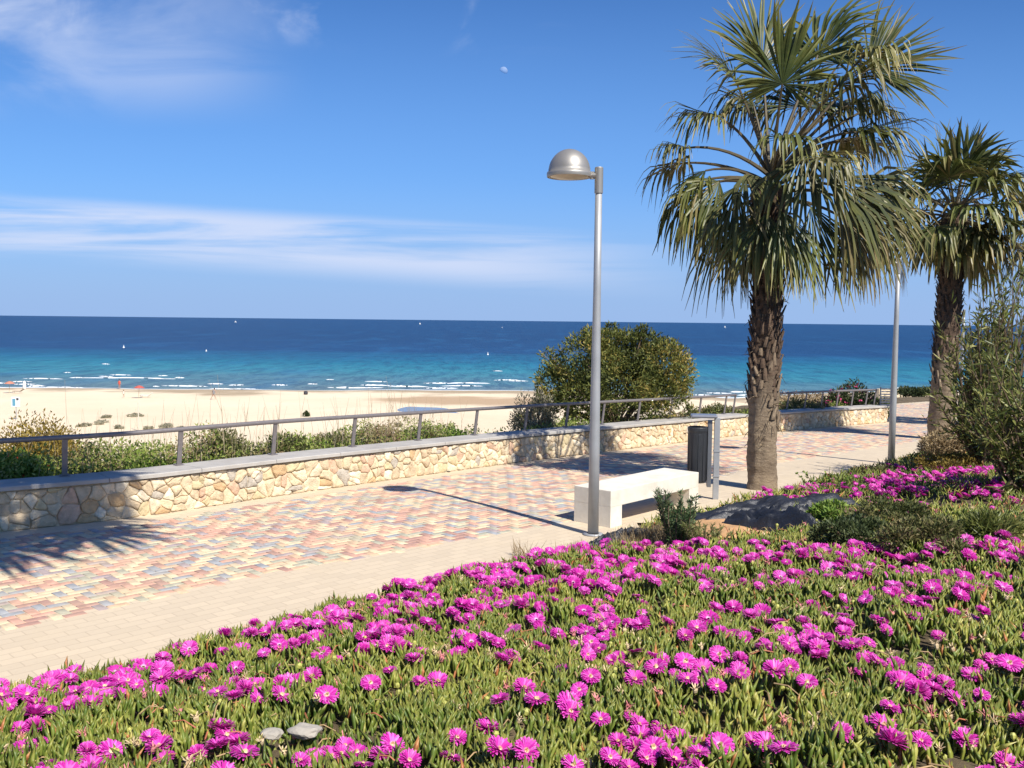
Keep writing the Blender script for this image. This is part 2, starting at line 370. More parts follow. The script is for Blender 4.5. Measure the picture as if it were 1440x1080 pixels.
# ------------------------------------------------------------ promenade
def pave_mat():
    m, nt, b = newmat('cream_pavers'); v = objco(nt); mp = N(nt, 'ShaderNodeMapping'); mp.inputs['Rotation'].default_value = (0,0,-rad(45)); nt.links.new(v, mp.inputs[0])
    br = N(nt, 'ShaderNodeTexBrick', i_Scale=1, i_Mortar_Size=.005, i_Mortar_Smooth=.3, i_Brick_Width=.2, i_Row_Height=.1); nt.links.new(mp.outputs[0], br.inputs[0])
    br.inputs['Color1'].default_value = (.55,.455,.33,1); br.inputs['Color2'].default_value = (.61,.505,.365,1); br.inputs['Mortar'].default_value = (.48,.39,.28,1)
    n = noisen(nt, v, .7, 7, .65); n3 = noisen(nt, v, 25, 4, .6)
    c = mix(nt, mth(nt, 'MULTIPLY', sstep(nt, n, .45, .75), .35), br.outputs[0], (.62,.50,.33)); c = mix(nt, mth(nt, 'MULTIPLY', sstep(nt, n3, .5, .75), .15), c, (.36,.28,.18))
    nt.links.new(c, b.inputs['Base Color']); b.inputs['Roughness'].default_value = .85
    bump(nt, b, mth(nt, 'ADD', br.outputs[1], mth(nt, 'MULTIPLY', n3, -.4)), -.5, .003); return m
M['pave'] = pave_mat()
def strip(name, A, B, mat, dz=0, nl=160, nw=14):
    a = resample(A, n=nl); b = resample(B, n=nl); vs = []
    for j in range(nl):
        for i in range(nw+1): p = a[j]*(1-i/nw)+b[j]*i/nw; vs.append((p[0], p[1], float(zg(p[1]))+dz))
    fs = [(j*(nw+1)+i, (j+1)*(nw+1)+i, (j+1)*(nw+1)+i+1, j*(nw+1)+i+1) for j in range(nl-1) for i in range(nw)]
    bm = [f[::-1] for f in fs]; return struct(mesh_np(name, vs, bm, mat))
# trim both lines to the same reach
W_ALL = np.vstack([WALL1, WALL2, WALL2[-1]+n2*4.5+e2*.4, WALL2[-1]+n2*5+e2*24])
EL = np.vstack([EDGE[1:-2], E0[-1]+dE2*10, E0[-1]+dE2*26])
GXm, GYm = np.meshgrid(np.arange(-22, 44, .22), np.arange(-4, 52, .22)); PT = np.stack([GXm.ravel(), GYm.ravel()], 1)
nxp = GXm.shape[1]; a_, b_ = np.meshgrid(np.arange(nxp-1), np.arange(GXm.shape[0]-1)); q = (b_*nxp+a_).ravel(); PF = np.stack([q, q+1, q+nxp+1, q+nxp], 1)
se = sdist(EDGE, PT); sw = sdist(SEA, PT); okv = (se > -.1) & (sw < .24) & (PT[:, 1] < 47) & (PT[:, 0]+PT[:, 1] < 70)
okf = okv[PF].all(1); u, inv = np.unique(PF[okf], return_inverse=True)
struct(mesh_np('promenade_paving', np.c_[PT[u], zg(PT[u, 1])], inv.reshape(-1, 4), M['pave']))
# coloured herringbone blocks, one sheet of blocks 4 mm proud
bc = [((.66,.53,.35),22), ((.58,.34,.25),19), ((.42,.25,.20),12), ((.33,.34,.35),12), ((.38,.31,.30),10), ((.42,.40,.30),11), ((.62,.43,.28),14)]
bmats = [simple('block_%s' % n, c, .88, .25, 14, bmp=.2, bd=.002, dust=((.56,.44,.28), .9, .45)) for (c, _), n in zip(bc, ('cream','salmon','brick','slate','mauve','sage','ochre'))]
wts = np.array([k for _, k in bc], float); wts /= wts.sum()
ang = rad(46); ca, sa = math.cos(ang), math.sin(ang); s_ = .077; cells = []
for i in range(-60, 660):
    for j in range(-350, 190):
        k = (i-j) % 4
        if k == 0: cells.append(((i+1)*s_, (j+.5)*s_, 0))
        elif k == 3: cells.append(((i+.5)*s_, (j+1)*s_, 1))
cells = np.array(cells); X0, Y0 = -7.0, 6.0
cx = X0+cells[:, 0]*ca-cells[:, 1]*sa; cy = Y0+cells[:, 0]*sa+cells[:, 1]*ca; P2 = np.stack([cx, cy], 1)
near = (cy > 3) & (cy < 38) & (cx > -14) & (cx < 30); cells = cells[near]; P2 = P2[near]
keep = (sdist(BAND, P2) > .02) & (sdist(SEA, P2) < -.33) & (P2[:, 1] < 36); cells = cells[keep]; P2 = P2[keep]; nb = len(P2)
g = .0035; hl = np.where(cells[:, 2] == 0, s_-g, s_/2-g); hw = np.where(cells[:, 2] == 0, s_/2-g, s_-g)
dirx = np.array((ca, sa)); diry = np.array((-sa, ca)); ch = .003
def corner(sx, sy, cut): return P2+(sx*(hl-cut))[:, None]*dirx+(sy*(hw-cut))[:, None]*diry
zj = rng.uniform(.0035, .0055, nb); rows = []
for cut, z in ((0, -.002), (0, 0), (ch, 1)):
    for sx_, sy_ in ((-1,-1),(1,-1),(1,1),(-1,1)):
        c_ = corner(sx_, sy_, cut); zz_ = zg(c_[:, 1])+(np.full(nb, -.002) if z < 0 else (zj-.002 if z == 0 else zj)); rows.append(np.c_[c_, zz_])
BV = np.stack(rows, 1).reshape(-1, 3); bb = np.arange(nb)[:, None]*12
BF = np.concatenate([bb+np.array([f]) for f in ([8,9,10,11],)+tuple([a, b, b+4, a+4] for r0 in (0, 4) for a, b in ((r0,r0+1),(r0+1,r0+2),(r0+2,r0+3),(r0+3,r0)))], 0)
bmi = rng.choice(7, nb, p=wts); struct(mesh_np('block_paving', BV, BF, bmats, np.tile(bmi, 9)))

# ------------------------------------------------------------ stone walls
scol = [((.62,.50,.33),26),((.56,.44,.29),18),((.68,.57,.40),18),((.54,.37,.20),5),((.44,.39,.32),4),((.74,.64,.47),8),((.60,.41,.28),4),((.58,.48,.29),8)]
smats = [simple('wall_stone_%s' % n, c, .92, .30, 13, bmp=.9, bd=.014) for (c, _), n in zip(scol, ('buff','tan','cream','rust','grey','white','rose','straw'))]
M['mortar'] = simple('mortar', (.56,.45,.30), .95, .2, 16, bmp=.5, bd=.01)
M['coping'] = simple('coping_stone', (.40,.38,.35), .8, .16, 4, bmp=.4, bd=.004, dust=((.28,.25,.21), 1.5, .4))
swt = np.array([k for _, k in scol], float); swt /= swt.sum()
def clip(poly, px, py, nx_, ny_):
    out = []
    for i in range(len(poly)):
        a, b = poly[i], poly[(i+1) % len(poly)]; da = (a[0]-px)*nx_+(a[1]-py)*ny_; db = (b[0]-px)*nx_+(b[1]-py)*ny_
        if da <= 0: out.append(a)
        if (da < 0 < db) or (db < 0 < da): t = da/(da-db); out.append((a[0]+(b[0]-a[0])*t, a[1]+(b[1]-a[1])*t))
    return out
WH = .40; CT = .045
def make_wall(P, label, glabel):
    P = resample(P, step=.3); Lc = np.r_[0, np.cumsum(np.linalg.norm(np.diff(P, axis=0), axis=1))]; L = Lc[-1]
    tan = np.gradient(P, axis=0); tan /= np.linalg.norm(tan, axis=1, keepdims=True); nor = np.stack([-tan[:, 1], tan[:, 0]], 1)
    def pt(s, n, z):
        x = np.interp(s, Lc, P[:, 0]); y = np.interp(s, Lc, P[:, 1]); a = np.interp(s, Lc, nor[:, 0]); b = np.interp(s, Lc, nor[:, 1]); 
        return (x+a*n, y+b*n, float(zg(y+b*n*0))+z)
    root = thing('stone_wall', pt(L/2, .2, 0), label, 'wall', glabel); T = .40
    mb = MB()
    # body of mortar
    prof = [(0, -.06), (0, WH), (T, WH), (T, -.35)]; K = len(P)
    vs = [pt(s, n, z) for s in Lc for n, z in prof]
    mb.add(vs, [(j*4+i, j*4+i+1, j*4+5+i, j*4+4+i) for j in range(K-1) for i in range(3)] + [(3,2,1,0), tuple((K-1)*4+i for i in range(4))], 0)
    # rubble faces: front, and both ends
    def rubble(W_, Hh, place, seed):
        rr = random.Random(seed); seeds = []; nn = int(W_*Hh/.0135)
        tries = 0
        while len(seeds) < nn and tries < nn*60:
            tries += 1; p = (rr.uniform(0, W_), rr.uniform(0, Hh)); ok = True
            for q_ in seeds[-160:]:
                if ((p[0]-q_[0])/1.7)**2+(p[1]-q_[1])**2 < [.088][0]**2*rr.uniform(.5, 1.2): ok = False; break
            if ok: seeds.append(p)
        seeds.sort(); sa_ = np.array(seeds)
        for i, p in enumerate(seeds):
            poly = [(max(0, p[0]-.35), 0), (min(W_, p[0]+.35), 0), (min(W_, p[0]+.35), Hh), (max(0, p[0]-.35), Hh)]
            for k in np.nonzero(np.abs(sa_[:, 0]-p[0]) < .6)[0]:
                if k == i: continue
                qx, qy = seeds[k]; poly = clip(poly, (p[0]+qx)/2, (p[1]+qy)/2, qx-p[0], qy-p[1])
                if len(poly) < 3: break
            if len(poly) < 3: continue
            cxx = sum(a for a, _ in poly)/len(poly); cyy = sum(b for _, b in poly)/len(poly)
            # cut corners, then rings that rise to a rounded face
            pp = []
            for a in range(len(poly)):
                A_, B_ = poly[a], poly[(a+1) % len(poly)]
                for t in (.14, .4, .62, .88): X_ = A_[0]+(B_[0]-A_[0])*t; Y_ = A_[1]+(B_[1]-A_[1])*t; wx = .020*noise.noise(Vector((X_*11, Y_*11, seed))); wy = .020*noise.noise(Vector((X_*11, Y_*11, seed+7))); pp.append((min(W_, max(0, X_+wx)), min(Hh, max(0, Y_+wy))))
            hgt = rr.uniform(.010, .034); n_ = len(pp); ring = []; tiltx = rr.uniform(-.08, .08); tilty = rr.uniform(-.08, .08)
            for sc_, o_ in ((.98, -.004), (.93, .60), (.82, .88), (.45, 1.0)):
                for (a, b) in pp:
                    x = cxx+(a-cxx)*sc_; y = cyy+(b-cyy)*sc_; nz = .014*noise.noise(Vector((x*26, y*26, seed)))+.016*noise.noise(Vector((x*9, y*9, seed+3)))
                    ring.append(place(x, y, -(hgt*o_+nz*(o_ > 0)+(x-cxx)*tiltx*(o_ > 0)+(y-cyy)*tilty*(o_ > 0)) if o_ > 0 else .006))
            cen_ = place(cxx, cyy, -hgt*1.03); ci = len(ring); ring.append(cen_)
            fs = [(r_*n_+k, (r_+1)*n_+k, (r_+1)*n_+(k+1) % n_, r_*n_+(k+1) % n_) for r_ in range(3) for k in range(n_)] + [(3*n_+k, ci, 3*n_+(k+1) % n_) for k in range(n_)]
            mb.add(ring, fs, 1+int(rng.choice(len(smats), p=swt)))
    rubble(L, WH-.012, lambda s, z, n: pt(s, n, z), int(L*10))
    rubble(T, WH-.012, lambda s, z, n: tuple(Vector(pt(0, s, z))+Vector((tan[0][0], tan[0][1], 0))*n), 5)
    rubble(T, WH-.012, lambda s, z, n: tuple(Vector(pt(L, s, z))-Vector((tan[-1][0], tan[-1][1], 0))*n), 6)
    mb.build('stonework', [M['mortar']]+smats, root, smooth=True)
    # coping slabs
    cb = MB(); sl_ = 1.0; k = 0.0
    while k < L:
        e = min(L+.03, k+sl_); a0 = k-(.03 if k == 0 else 0)
        ss = [a0, (a0+e)/2, e-.006]; cvs = []
        for s in ss:
            sx_ = min(max(s, 0), L); base_ = Vector(pt(sx_, 0, 0)); tv = Vector((np.interp(sx_, Lc, tan[:, 0]), np.interp(sx_, Lc, tan[:, 1]), 0)); nv = Vector((-tv.y, tv.x, 0)); ext = tv*(s-sx_)
            jz = 0
            for n, z in ((-.05, WH+.002), (-.05, WH+CT-.008), (-.042, WH+CT), (T+.022, WH+CT), (T+.03, WH+CT-.008), (T+.03, WH+.002)): cvs.append(base_+ext+nv*n+Vector((0,0,z+jz)))
        fs = [(j*6+i, j*6+(i+1) % 6, j*6+6+(i+1) % 6, j*6+6+i) for j in range(2) for i in range(6)]+[tuple(range(6))[::-1], tuple(range(12, 18))]
        cb.add(cvs, fs); k += sl_
    cb.build('coping', M['coping'], root)
    return P, Lc, pt
w1 = make_wall(WALL1, 'long low rubble stone wall with grey coping running from the left edge to the palm', 'low stone walls along the promenade')
w2 = make_wall(WALL2, 'short low rubble stone wall with grey coping beyond the nearest palm trunk', 'low stone walls along the promenade')

# railings on the walls
def make_rail(W_, s0, s1, pxs, label):
    P, Lc, pt = W_; root = thing('railing', pt((s0+s1)/2, .3, WH+CT), label, 'railing', 'metal railings on the stone walls')
    top = WH+CT+.41
    mb = MB(); n = max(2, int((s1-s0)/.4)); mb.tube([Vector(pt(s0+(s1-s0)*i/n, .27, top)) for i in range(n+1)], .026, 10); mb.build('rail', M['darkmetal'], root, smooth=True)
    SS = np.linspace(s0, s1, 1200); QQ = np.array([pt(v, .33, 0) for v in SS]); QX = np.where(QQ[:, 1] > 2, 720+FPX*QQ[:, 0]/np.maximum(QQ[:, 1], .1), -9999)
    for px_ in pxs:
        s = SS[int(np.argmin(abs(QX-px_)))] if px_ > -9000 else s0+.15
        a = Vector(pt(s, .33, WH+CT)); b = Vector(pt(s, .275, top-.02)); d = b-a; tv = (Vector(pt(s+.05, .33, 0))-Vector(pt(s-.05, .33, 0))).normalized(); zv = d.normalized(); nv = zv.cross(tv)
        R = Matrix((nv, tv, zv)).transposed(); pb = MB(); pb.box((a+b)/2, (.018, .055, d.length), R, bev=.003); pb.box(a+Vector((0,0,.006)), (.09, .09, .012), Matrix((nv, tv, Vector((0,0,1)))).transposed(), bev=.002)
        pb.build('post', M['darkmetal'], root)
make_rail(w1, .3, w1[1][-1]-.1, (-640,-360,-110,88,248,382,495,588,668,739,797,848,898,943,984,1020,1050), 'dull metal railing on the long wall running from the left edge to the palm')
make_rail(w2, .2, w2[1][-1]-.1, (1108,1133,1156,1178,1199,1219,1237), 'dull metal railing on the short wall beyond the nearest palm')

# ------------------------------------------------------------ lamp posts
def make_lamp(p, label, ht=3.57, head_dir=(-1, .15)):
    root = thing('street_lamp', p, label, 'street lamp', 'promenade street lamps'); hd = Vector((*head_dir, 0)).normalized()
    P = Vector(p)
    mb = MB(); mb.lathe([(.001,0),(.10,0),(.10,.014),(.06,.018)], P, 20); mb.tube([P+Vector((0,0,.01)), P+Vector((0,0,.9)), P+Vector((0,0,1.5)), P+Vector((0,0,2.4)), P+Vector((0,0,ht-.1))], [.054,.051,.046,.037,.033], 20)
    mb.build('pole', M['steel'], root, smooth=True)
    cb = MB(); cb.lathe([(.034,ht-.24),(.041,ht-.24),(.041,ht+.0),(.036,ht+.008),(.001,ht+.012)], P, 20)
    cb.build('collar', M['lampgrey'], root, smooth=False)
    ab = MB(); a = P+Vector((0,0,ht-.07)); ab.tube([a, a+hd*.10], .03, 12); ab.tube([a+hd*.065-Vector((0,0,.035)), a+hd*.065+Vector((0,0,.035))], .022, 10); ab.build('arm', M['lampgrey'], root)
    c = a+hd*.285+Vector((0,0,.02)); R_ = .204
    hb = MB(); prof = [(R_+.012, -.035), (R_+.016, -.01), (R_+.012, .01), (R_, .012)] + [(R_*math.cos(t)*1.0, .012+.222*math.sin(t)) for t in [k*math.pi/2/10 for k in range(1, 11)]]
    hb.lathe(prof, c, 32); hb.lathe([(R_+.012,-.035),(R_-.02,-.03),(R_-.03,.0)], c, 32); lh_ = hb.build('lamp_head', M['lampgrey'], root, smooth=True)
    gb = MB(); gb.lathe([(R_-.021,-.03),(R_*.6,-.045),(.001,-.055)], c, 32); gb.build('diffuser', M['diff'], lh_, smooth=True)
    return root
M['diff'] = simple('lamp_diffuser', (.50,.44,.34), .35, .05, 5)
lp1 = on_path(834, 752)
make_lamp(lp1, 'tall grey lamp post with a domed head standing in front of the concrete bench')
lp2 = on_path(1253, 652); make_lamp(lp2, 'slim grey lamp post on the path between the two palms, its head among fronds', ht=3.3)
lp3 = on_path(1350, 578); make_lamp(lp3, 'distant lamp post glimpsed through the oleander leaves at the right', ht=3.3)

# ------------------------------------------------------------ concrete bench
M['conc'] = simple('cast_concrete', (.72,.67,.57), .8, .10, 7, bmp=.5, bd=.004, dust=((.42,.35,.26), 2.2, .35))
A = on_path(807, 733); lv = Vector((.665, .747, 0)).normalized(); wv = Vector((lv.y, -lv.x, 0)); BL, BW, BH = 1.72, .47, .41
bc_ = A+lv*BL/2+wv*BW/2; R = Matrix((lv, wv*1, Vector((0,0,1)))).transposed(); R = Matrix((lv, Vector((-lv.y, lv.x, 0)), Vector((0,0,1)))).transposed(); bz = -.03
root = thing('bench', (bc_.x, bc_.y, bz), 'pale concrete backless bench with solid slab legs behind the lamp post', 'bench')
mb = MB(); mb.box((bc_.x, bc_.y, bz+BH-.085), (BL, BW, .17), R, bev=.006); mb.build('seat', M['conc'], root)
for s_g in (-1, 1):
    c_ = bc_+lv*(BL/2-.10)*s_g; mb = MB(); mb.box((c_.x, c_.y, bz+(BH-.17)/2-.02), (.20, BW, BH-.17+.04), R, bev=.0015); mb.build('leg', M['conc'], root)

# ------------------------------------------------------------ litter bin
M['bin'] = simple('bin_grey', (.028,.03,.034), .45, .12, 14)
bp = on_path(1006, 702); bl = Vector((-1, .12, 0)).normalized(); bn = Vector((-bl.y, bl.x, 0)); Rb = Matrix((bl, bn, Vector((0,0,1)))).transposed()
root = thing('litter_bin', bp, 'dark litter bin hung on a steel post between the bench and the palm', 'litter bin')
mb = MB(); mb.box(bp+Vector((0,0,.49)), (.068, .055, .98), Rb, bev=.005); mb.box(bp+Vector((0,0,.58)), (.080,.066,.012), Rb); mb.box(bp+Vector((0,0,.28)), (.080,.066,.012), Rb); mb.build('post', M['steel'], root)
mb = MB(); mb.box(bp+bl*.085+Vector((0,0,.55)), (.05, .10, .80), Rb, bev=.006); mb.build('bracket', simple('bracket_grey', (.20,.21,.23), .4, .1, 10, metal=.5), root)
mb = MB(); cb_ = bp+bl*.225+Vector((0,0,0))
mb.lathe([(.001,.20),(.100,.20),(.108,.22),(.116,.80),(.121,.83),(.121,.86),(.112,.87),(.102,.86),(.096,.80),(.090,.30),(.001,.30)], cb_, 24)
for k in range(12):
    a = 2*math.pi*k/12; mb.box(cb_+Vector((math.cos(a)*.113, math.sin(a)*.113, .51)), (.008, .03, .56), Matrix.Rotation(a, 3, 'Z'), bev=.002)
mb.build('bin_body', M['bin'], root, smooth=False)
mb = MB(); ctr = bp+bl*.16+Vector((0,0,1.0)); mb.box(ctr, (.31, .20, .04), Rb, bev=.018); mb.build('canopy', simple('canopy_steel', (.30,.31,.34), .35, .08, 10, metal=.5), root)

# ------------------------------------------------------------ palms
M['frond'] = None
def frond_mat():
    m, nt, b = newmat('palm_frond'); a = N(nt, 'ShaderNodeAttribute', attribute_name='rnd'); t = N(nt, 'ShaderNodeAttribute', attribute_name='tip')
    n = noisen(nt, objco(nt), 3.0, 4, .6)
    green = ramp(nt, n, [(.3, (.028,.045,.011)), (.5, (.068,.092,.02)), (.74, (.21,.21,.05))])
    dryc = ramp(nt, n, [(.3, (.26,.18,.07)), (.7, (.48,.36,.16))])
    f = mth(nt, 'ADD', mth(nt, 'MULTIPLY', a.outputs['Fac'], 1.0), mth(nt, 'MULTIPLY', sstep(nt, t.outputs['Fac'], .70, 1.0), .42)); f = mth(nt, 'SUBTRACT', f, .12, clamp=True)
    green = mix(nt, mth(nt, 'MULTIPLY', sstep(nt, t.outputs['Fac'], .35, .9), .55), green, (.26,.26,.055))
    c = mix(nt, f, green, dryc); oi = N(nt, 'ShaderNodeObjectInfo'); c = mix(nt, mth(nt, 'MULTIPLY', oi.outputs['Random'], .6), c, (.018,.026,.008)); nt.links.new(c, b.inputs['Base Color']); b.inputs['Roughness'].default_value = .45; b.inputs['Specular IOR Level'].default_value = .4
    tr = N(nt, 'ShaderNodeBsdfTranslucent'); nt.links.new(c, tr.inputs[0]); ms = N(nt, 'ShaderNodeMixShader', i_0=.14)
    nt.links.new(b.outputs[0], ms.inputs[1]); nt.links.new(tr.outputs[0], ms.inputs[2]); nt.links.new(ms.outputs[0], nt.nodes['Material Output'].inputs[0]); return m
M['frond'] = frond_mat(); M['petiole'] = simple('petiole', (.085,.065,.03), .6, .3, 8); M['bark'] = None
def bark_mat():
    m, nt, b = newmat('palm_bark'); v = objco(nt, (1,1,3)); n = noisen(nt, v, 6, 8, .7); n2 = noisen(nt, objco(nt), 30, 4, .7)
    t = N(nt, 'ShaderNodeAttribute', attribute_name='tip')   # bare old bark low down, fibrous brown above
    dark = ramp(nt, n, [(.3, (.045,.028,.018)), (.6, (.11,.07,.045)), (.85, (.24,.18,.12))]); pale = ramp(nt, n, [(.25, (.10,.07,.045)), (.5, (.22,.165,.11)), (.8, (.38,.30,.20))])
    c = mix(nt, sstep(nt, mth(nt, 'ADD', t.outputs['Fac'], mth(nt, 'MULTIPLY', mth(nt, 'SUBTRACT', n, .5), .4)), .30, .46), pale, dark)
    nt.links.new(c, b.inputs['Base Color']); b.inputs['Roughness'].default_value = .95; bump(nt, b, mth(nt, 'ADD', n, n2), .8, .02); return m
M['bark'] = bark_mat()
GR = Vector((0,0,-1))
def frond(parent, O, hub, ax, R, droop=.5, dry=.1, nseg=34, spread=2.1, seed=0, bow=.25, nh=None):
    rr = random.Random(seed); mb = MB(); O = Vector(O); hub = Vector(hub); ax = Vector(ax).normalized()
    # petiole: curved stalk
    d = hub-O; ctrl = O+d*.5+Vector((0,0,1))*bow*d.length; pts = []
    for i in range(9):
        t = i/8; pts.append(O*(1-t)**2+ctrl*2*t*(1-t)+hub*t*t)
    mb.tube(pts, [.030-.018*i/8 for i in range(9)], 6, 1)
    up = Vector(nh) if nh else Vector((0,0,1))
    nn = up-ax*up.dot(ax)
    if nn.length < .3: rad_ = Vector((-d.x, -d.y, 0)); nn = rad_-ax*rad_.dot(ax)
    nn.normalize(); S = ax.cross(nn); dth = 2*spread/nseg; MM = 7
    for k in range(nseg):
        th = -spread+dth*(k+.5); L = R*(.66+.34*math.cos(th*.8))*rr.uniform(.78, 1.08)
        dirn = (ax*math.cos(th)+S*math.sin(th)+nn*(.12+.05*math.sin(k*1.9)+rr.uniform(-.05, .05))).normalized(); pos = hub.copy(); vs = []; tt = []
        dr = droop*rr.uniform(.7, 1.4); tw = Vector((rr.uniform(-1,1), rr.uniform(-1,1), rr.uniform(-1,1)))*.05
        kk_ = rr.uniform(.28, .62) if R > .5 else .5; hwm = math.tan(dth/2)*L*.48*1.32
        for i in range(MM+1):
            f = i/MM; hw = max(.0018, hwm*min(1, f/.50+.03)*(1 if f < .58 else max(0, 1-(f-.58)/.42)**.75))
            sd = dirn.cross(nn); 
            if sd.length < .2: sd = S.copy()
            sd.normalize(); nl = sd.cross(dirn).normalized(); 
            if nl.dot(nn) < 0: nl = -nl
            vs += [pos+sd*hw, pos-nl*hw*.35, pos-sd*hw]; tt += [f]*3
            g_ = dr*(.06+(1.25 if kk_ <= f < kk_+.30 else 0))*.8; dirn = (dirn+GR*g_+tw).normalized(); pos = pos+dirn*(L/MM)
        mb.add(vs, [(i*3+a, i*3+a+1, i*3+a+4, i*3+a+3) for i in range(MM) for a in range(2)], 0, min(1, max(0, dry+rr.uniform(-.14, .14)+(.5 if rr.random() < .07 else 0))), tt)
    return mb.build('frond', [M['frond'], M['petiole']], parent)
def trunk(parent, base, top, r0, r1, boots_from=.35, seed=1, crownr=.30):
    rr = random.Random(seed); base = Vector(base); top = Vector(top); mb = MB(); n = 40; K = int((top-base).length/.05)+1; L = (top-base).length; ax = (top-base).normalized(); vs = []; tt = []
    xa = Vector((1,0,0)); xa = (xa-ax*xa.dot(ax)).normalized(); ya = ax.cross(xa)
    def rad_at(f): 
        r = r0+(r1-r0)*f; r += .02*max(0, 1-f*L/.2)**2
        if f > .86: r += (crownr*.75-r1)*math.sin((f-.86)/.14*math.pi*.6)
        return r
    for j in range(K+1):
        f = j/K; c = base+(top-base)*f
        for k in range(n):
            a = 2*math.pi*k/n; rg = .005*math.sin(f*L*70+5*noise.noise(Vector((math.cos(a), math.sin(a), f*3)))) + .030*noise.noise(Vector((math.cos(a)*2.2, math.sin(a)*2.2, f*L*2.5+seed)))+.014*noise.noise(Vector((math.cos(a)*7, math.sin(a)*7, f*L*9)))
            r = rad_at(f)+rg; vs.append(c+(xa*math.cos(a)+ya*math.sin(a))*r); tt.append(f)
    mb.add(vs, [(j*n+k, j*n+(k+1) % n, (j+1)*n+(k+1) % n, (j+1)*n+k) for j in range(K) for k in range(n)]+[tuple(K*n+k for k in range(n))], 0, .5, tt)
    # old leaf bases, spiralling
    i = 0; f = boots_from
    while f < .98:
        a = i*2.399963; rr_ = rad_at(f)-.012; c = base+(top-base)*f; o = xa*math.cos(a)+ya*math.sin(a); s = ax.cross(o)
        dense = min(1, (f-boots_from)/.22+.12)
        if rr.random() < dense:
            w_ = rr.uniform(.035, .06); h_ = rr.uniform(.08, .17); out = rr.uniform(.025, .07); p = c+o*rr_; tipc = p+ax*h_+o*out+s*rr.uniform(-.03, .03)
            b0 = p-s*w_-ax*.02; b1 = p+s*w_-ax*.02; b2_ = p+o*.035-ax*.01; t0 = tipc-s*w_*.45; t1 = tipc+s*w_*.45; t2 = tipc+o*.014
            mb.add([b0, b1, b2_, t0, t1, t2], [(0,3,5,2),(2,5,4,1),(1,4,3,0),(3,4,5)], 0, .5, f+rr.uniform(-.1, .12))
        i += 1; f += .0030*4.2/L
    # loose fibres
    for _ in range(160):
        f = rr.uniform(boots_from-.06, 1); a = rr.uniform(0, 6.28); o = xa*math.cos(a)+ya*math.sin(a); p = base+(top-base)*f+o*(rad_at(f)-.01); d = (o*.8+ax*rr.uniform(-1.4, .6)).normalized()*rr.uniform(.06, .16)
        mb.tube([p, p+d*.6, p+d+GR*.02], [.006,.004,.001], 4, 0, cap=False)
    return mb.build('trunk', [M['bark']], parent, smooth=True)
def autocrown(parent, O, specs, seed):
    for i, (az, el, pl, R, dr, dry) in enumerate(specs):
        dh = Vector((math.cos(az)*math.cos(el), math.sin(az)*math.cos(el), math.sin(el))); hub = O+dh*pl+Vector((0,0,-.06*pl))
        ax = (dh+Vector((0,0,-.25*math.cos(el)-.1*dr))).normalized(); frond(parent, O+Vector((0,0,-.1+.1*math.sin(el))), hub, ax, R, dr, dry, 32, 2.0, seed*100+i, bow=.10+.12*math.cos(el))

# nearest palm
pb = on_path(1070, 687); SC = pb.y/FPX
def PP(px, py, dy=0.0):
    """point at the palm's own distance (plus dy) seen at that pixel"""
    d = ray(px, py); t = (pb.y+dy)/d.y; return Vector((d.x*t, d.y*t, CAMZ+d.z*t))
root = thing('palm_tree', pb, 'largest palm with a shaggy drooping crown, beside the litter bin', 'palm tree', 'fan palms along the promenade')
CR = PP(1083, 262); trunk(root, pb-Vector((0,0,.05)), PP(1084, 268), .190, .168, .22, 3)
# (hub px, hub py, depth offset, blade direction right/up/away, radius px, droop, dryness, spread)
FR = [(1100,118,-.5, (0,1,-.35), 108, .10, .0, 2.2), (1035,115,-.1,(-.75,.75,.1), 108, .25,.05,1.5), (1072,90,.4,(-.25,1,.2), 120,.15,.05,1.6),
 (1150,78,.3,(.45,1,.2),118,.35,.05,1.9),(1222,96,.1,(.95,.30,0),118,.10,.03,1.35),(1215,78,-.5,(.6,.1,-.7),90,1.1,.3,1.8),
 (1178,120,-.7,(.6,.2,-.8),105,1.0,.2,1.9),(1010,165,.0,(-1,.12,0),100,.75,.15,1.6),(1060,150,.3,(-.5,.4,.3),90,.9,.2,1.8),
 (965,208,-.1,(-1,.15,-.1),66,1.3,.25,1.5),(992,240,.0,(-.75,-.45,0),85,1.5,.02,1.3),(985,262,.3,(-.35,-.9,.1),120,1.0,.0,.8),(1012,255,-.2,(-.5,-.6,-.1),110,1.4,.12,1.1),(1036,262,-.2,(-.25,-1,-.1),130,.9,.2,.85),(1022,300,.1,(-.12,-1,0),145,.6,.18,.5),(1048,245,-.3,(.3,-.9,-.3),70,1.2,.2,1.2),
 (1205,186,.0,(1,.05,-.1),118,.55,.15,1.9),(1215,200,.5,(.8,-.1,.3),100,.8,.25,1.8),(1130,216,-.7,(.05,-.9,-.4),120,.7,.0,1.2),(1168,250,-.3,(.7,-.6,-.2),165,.55,.15,.85),
 (1140,290,-.2,(.35,-1,-.1),150,.45,.10,.8),(1195,285,.0,(.75,-.75,.0),140,.6,.3,.7),(1078,300,-.35,(-.1,-1,-.15),120,.5,.15,.75),(1098,296,-.5,(.2,-1,-.2),130,.5,.05,.7),
 (1105,300,-.1,(.25,-1,-.1),125,.3,.35,.6),(1060,300,-.2,(-.25,-1,-.1),120,.3,.55,.8),
 (1125,150,.6,(.1,.6,.7),120,.7,.1,2.0),(1175,150,.6,(.7,.3,.6),110,.8,.2,2.0),(1200,270,.1,(.85,-.5,0),120,.6,.45,1.3),(1190,310,-.3,(.5,-.9,-.2),120,.8,.6,.9),(1048,330,.1,(-.1,-1,0),100,.5,.5,.5),
 (1150,215,-.4,(.8,-.1,-.4),100,.9,.35,1.7),(1225,150,.2,(.85,-.2,.2),80,1.0,.35,1.6),(1180,90,.5,(.5,.7,.4),100,.6,.05,1.8)]
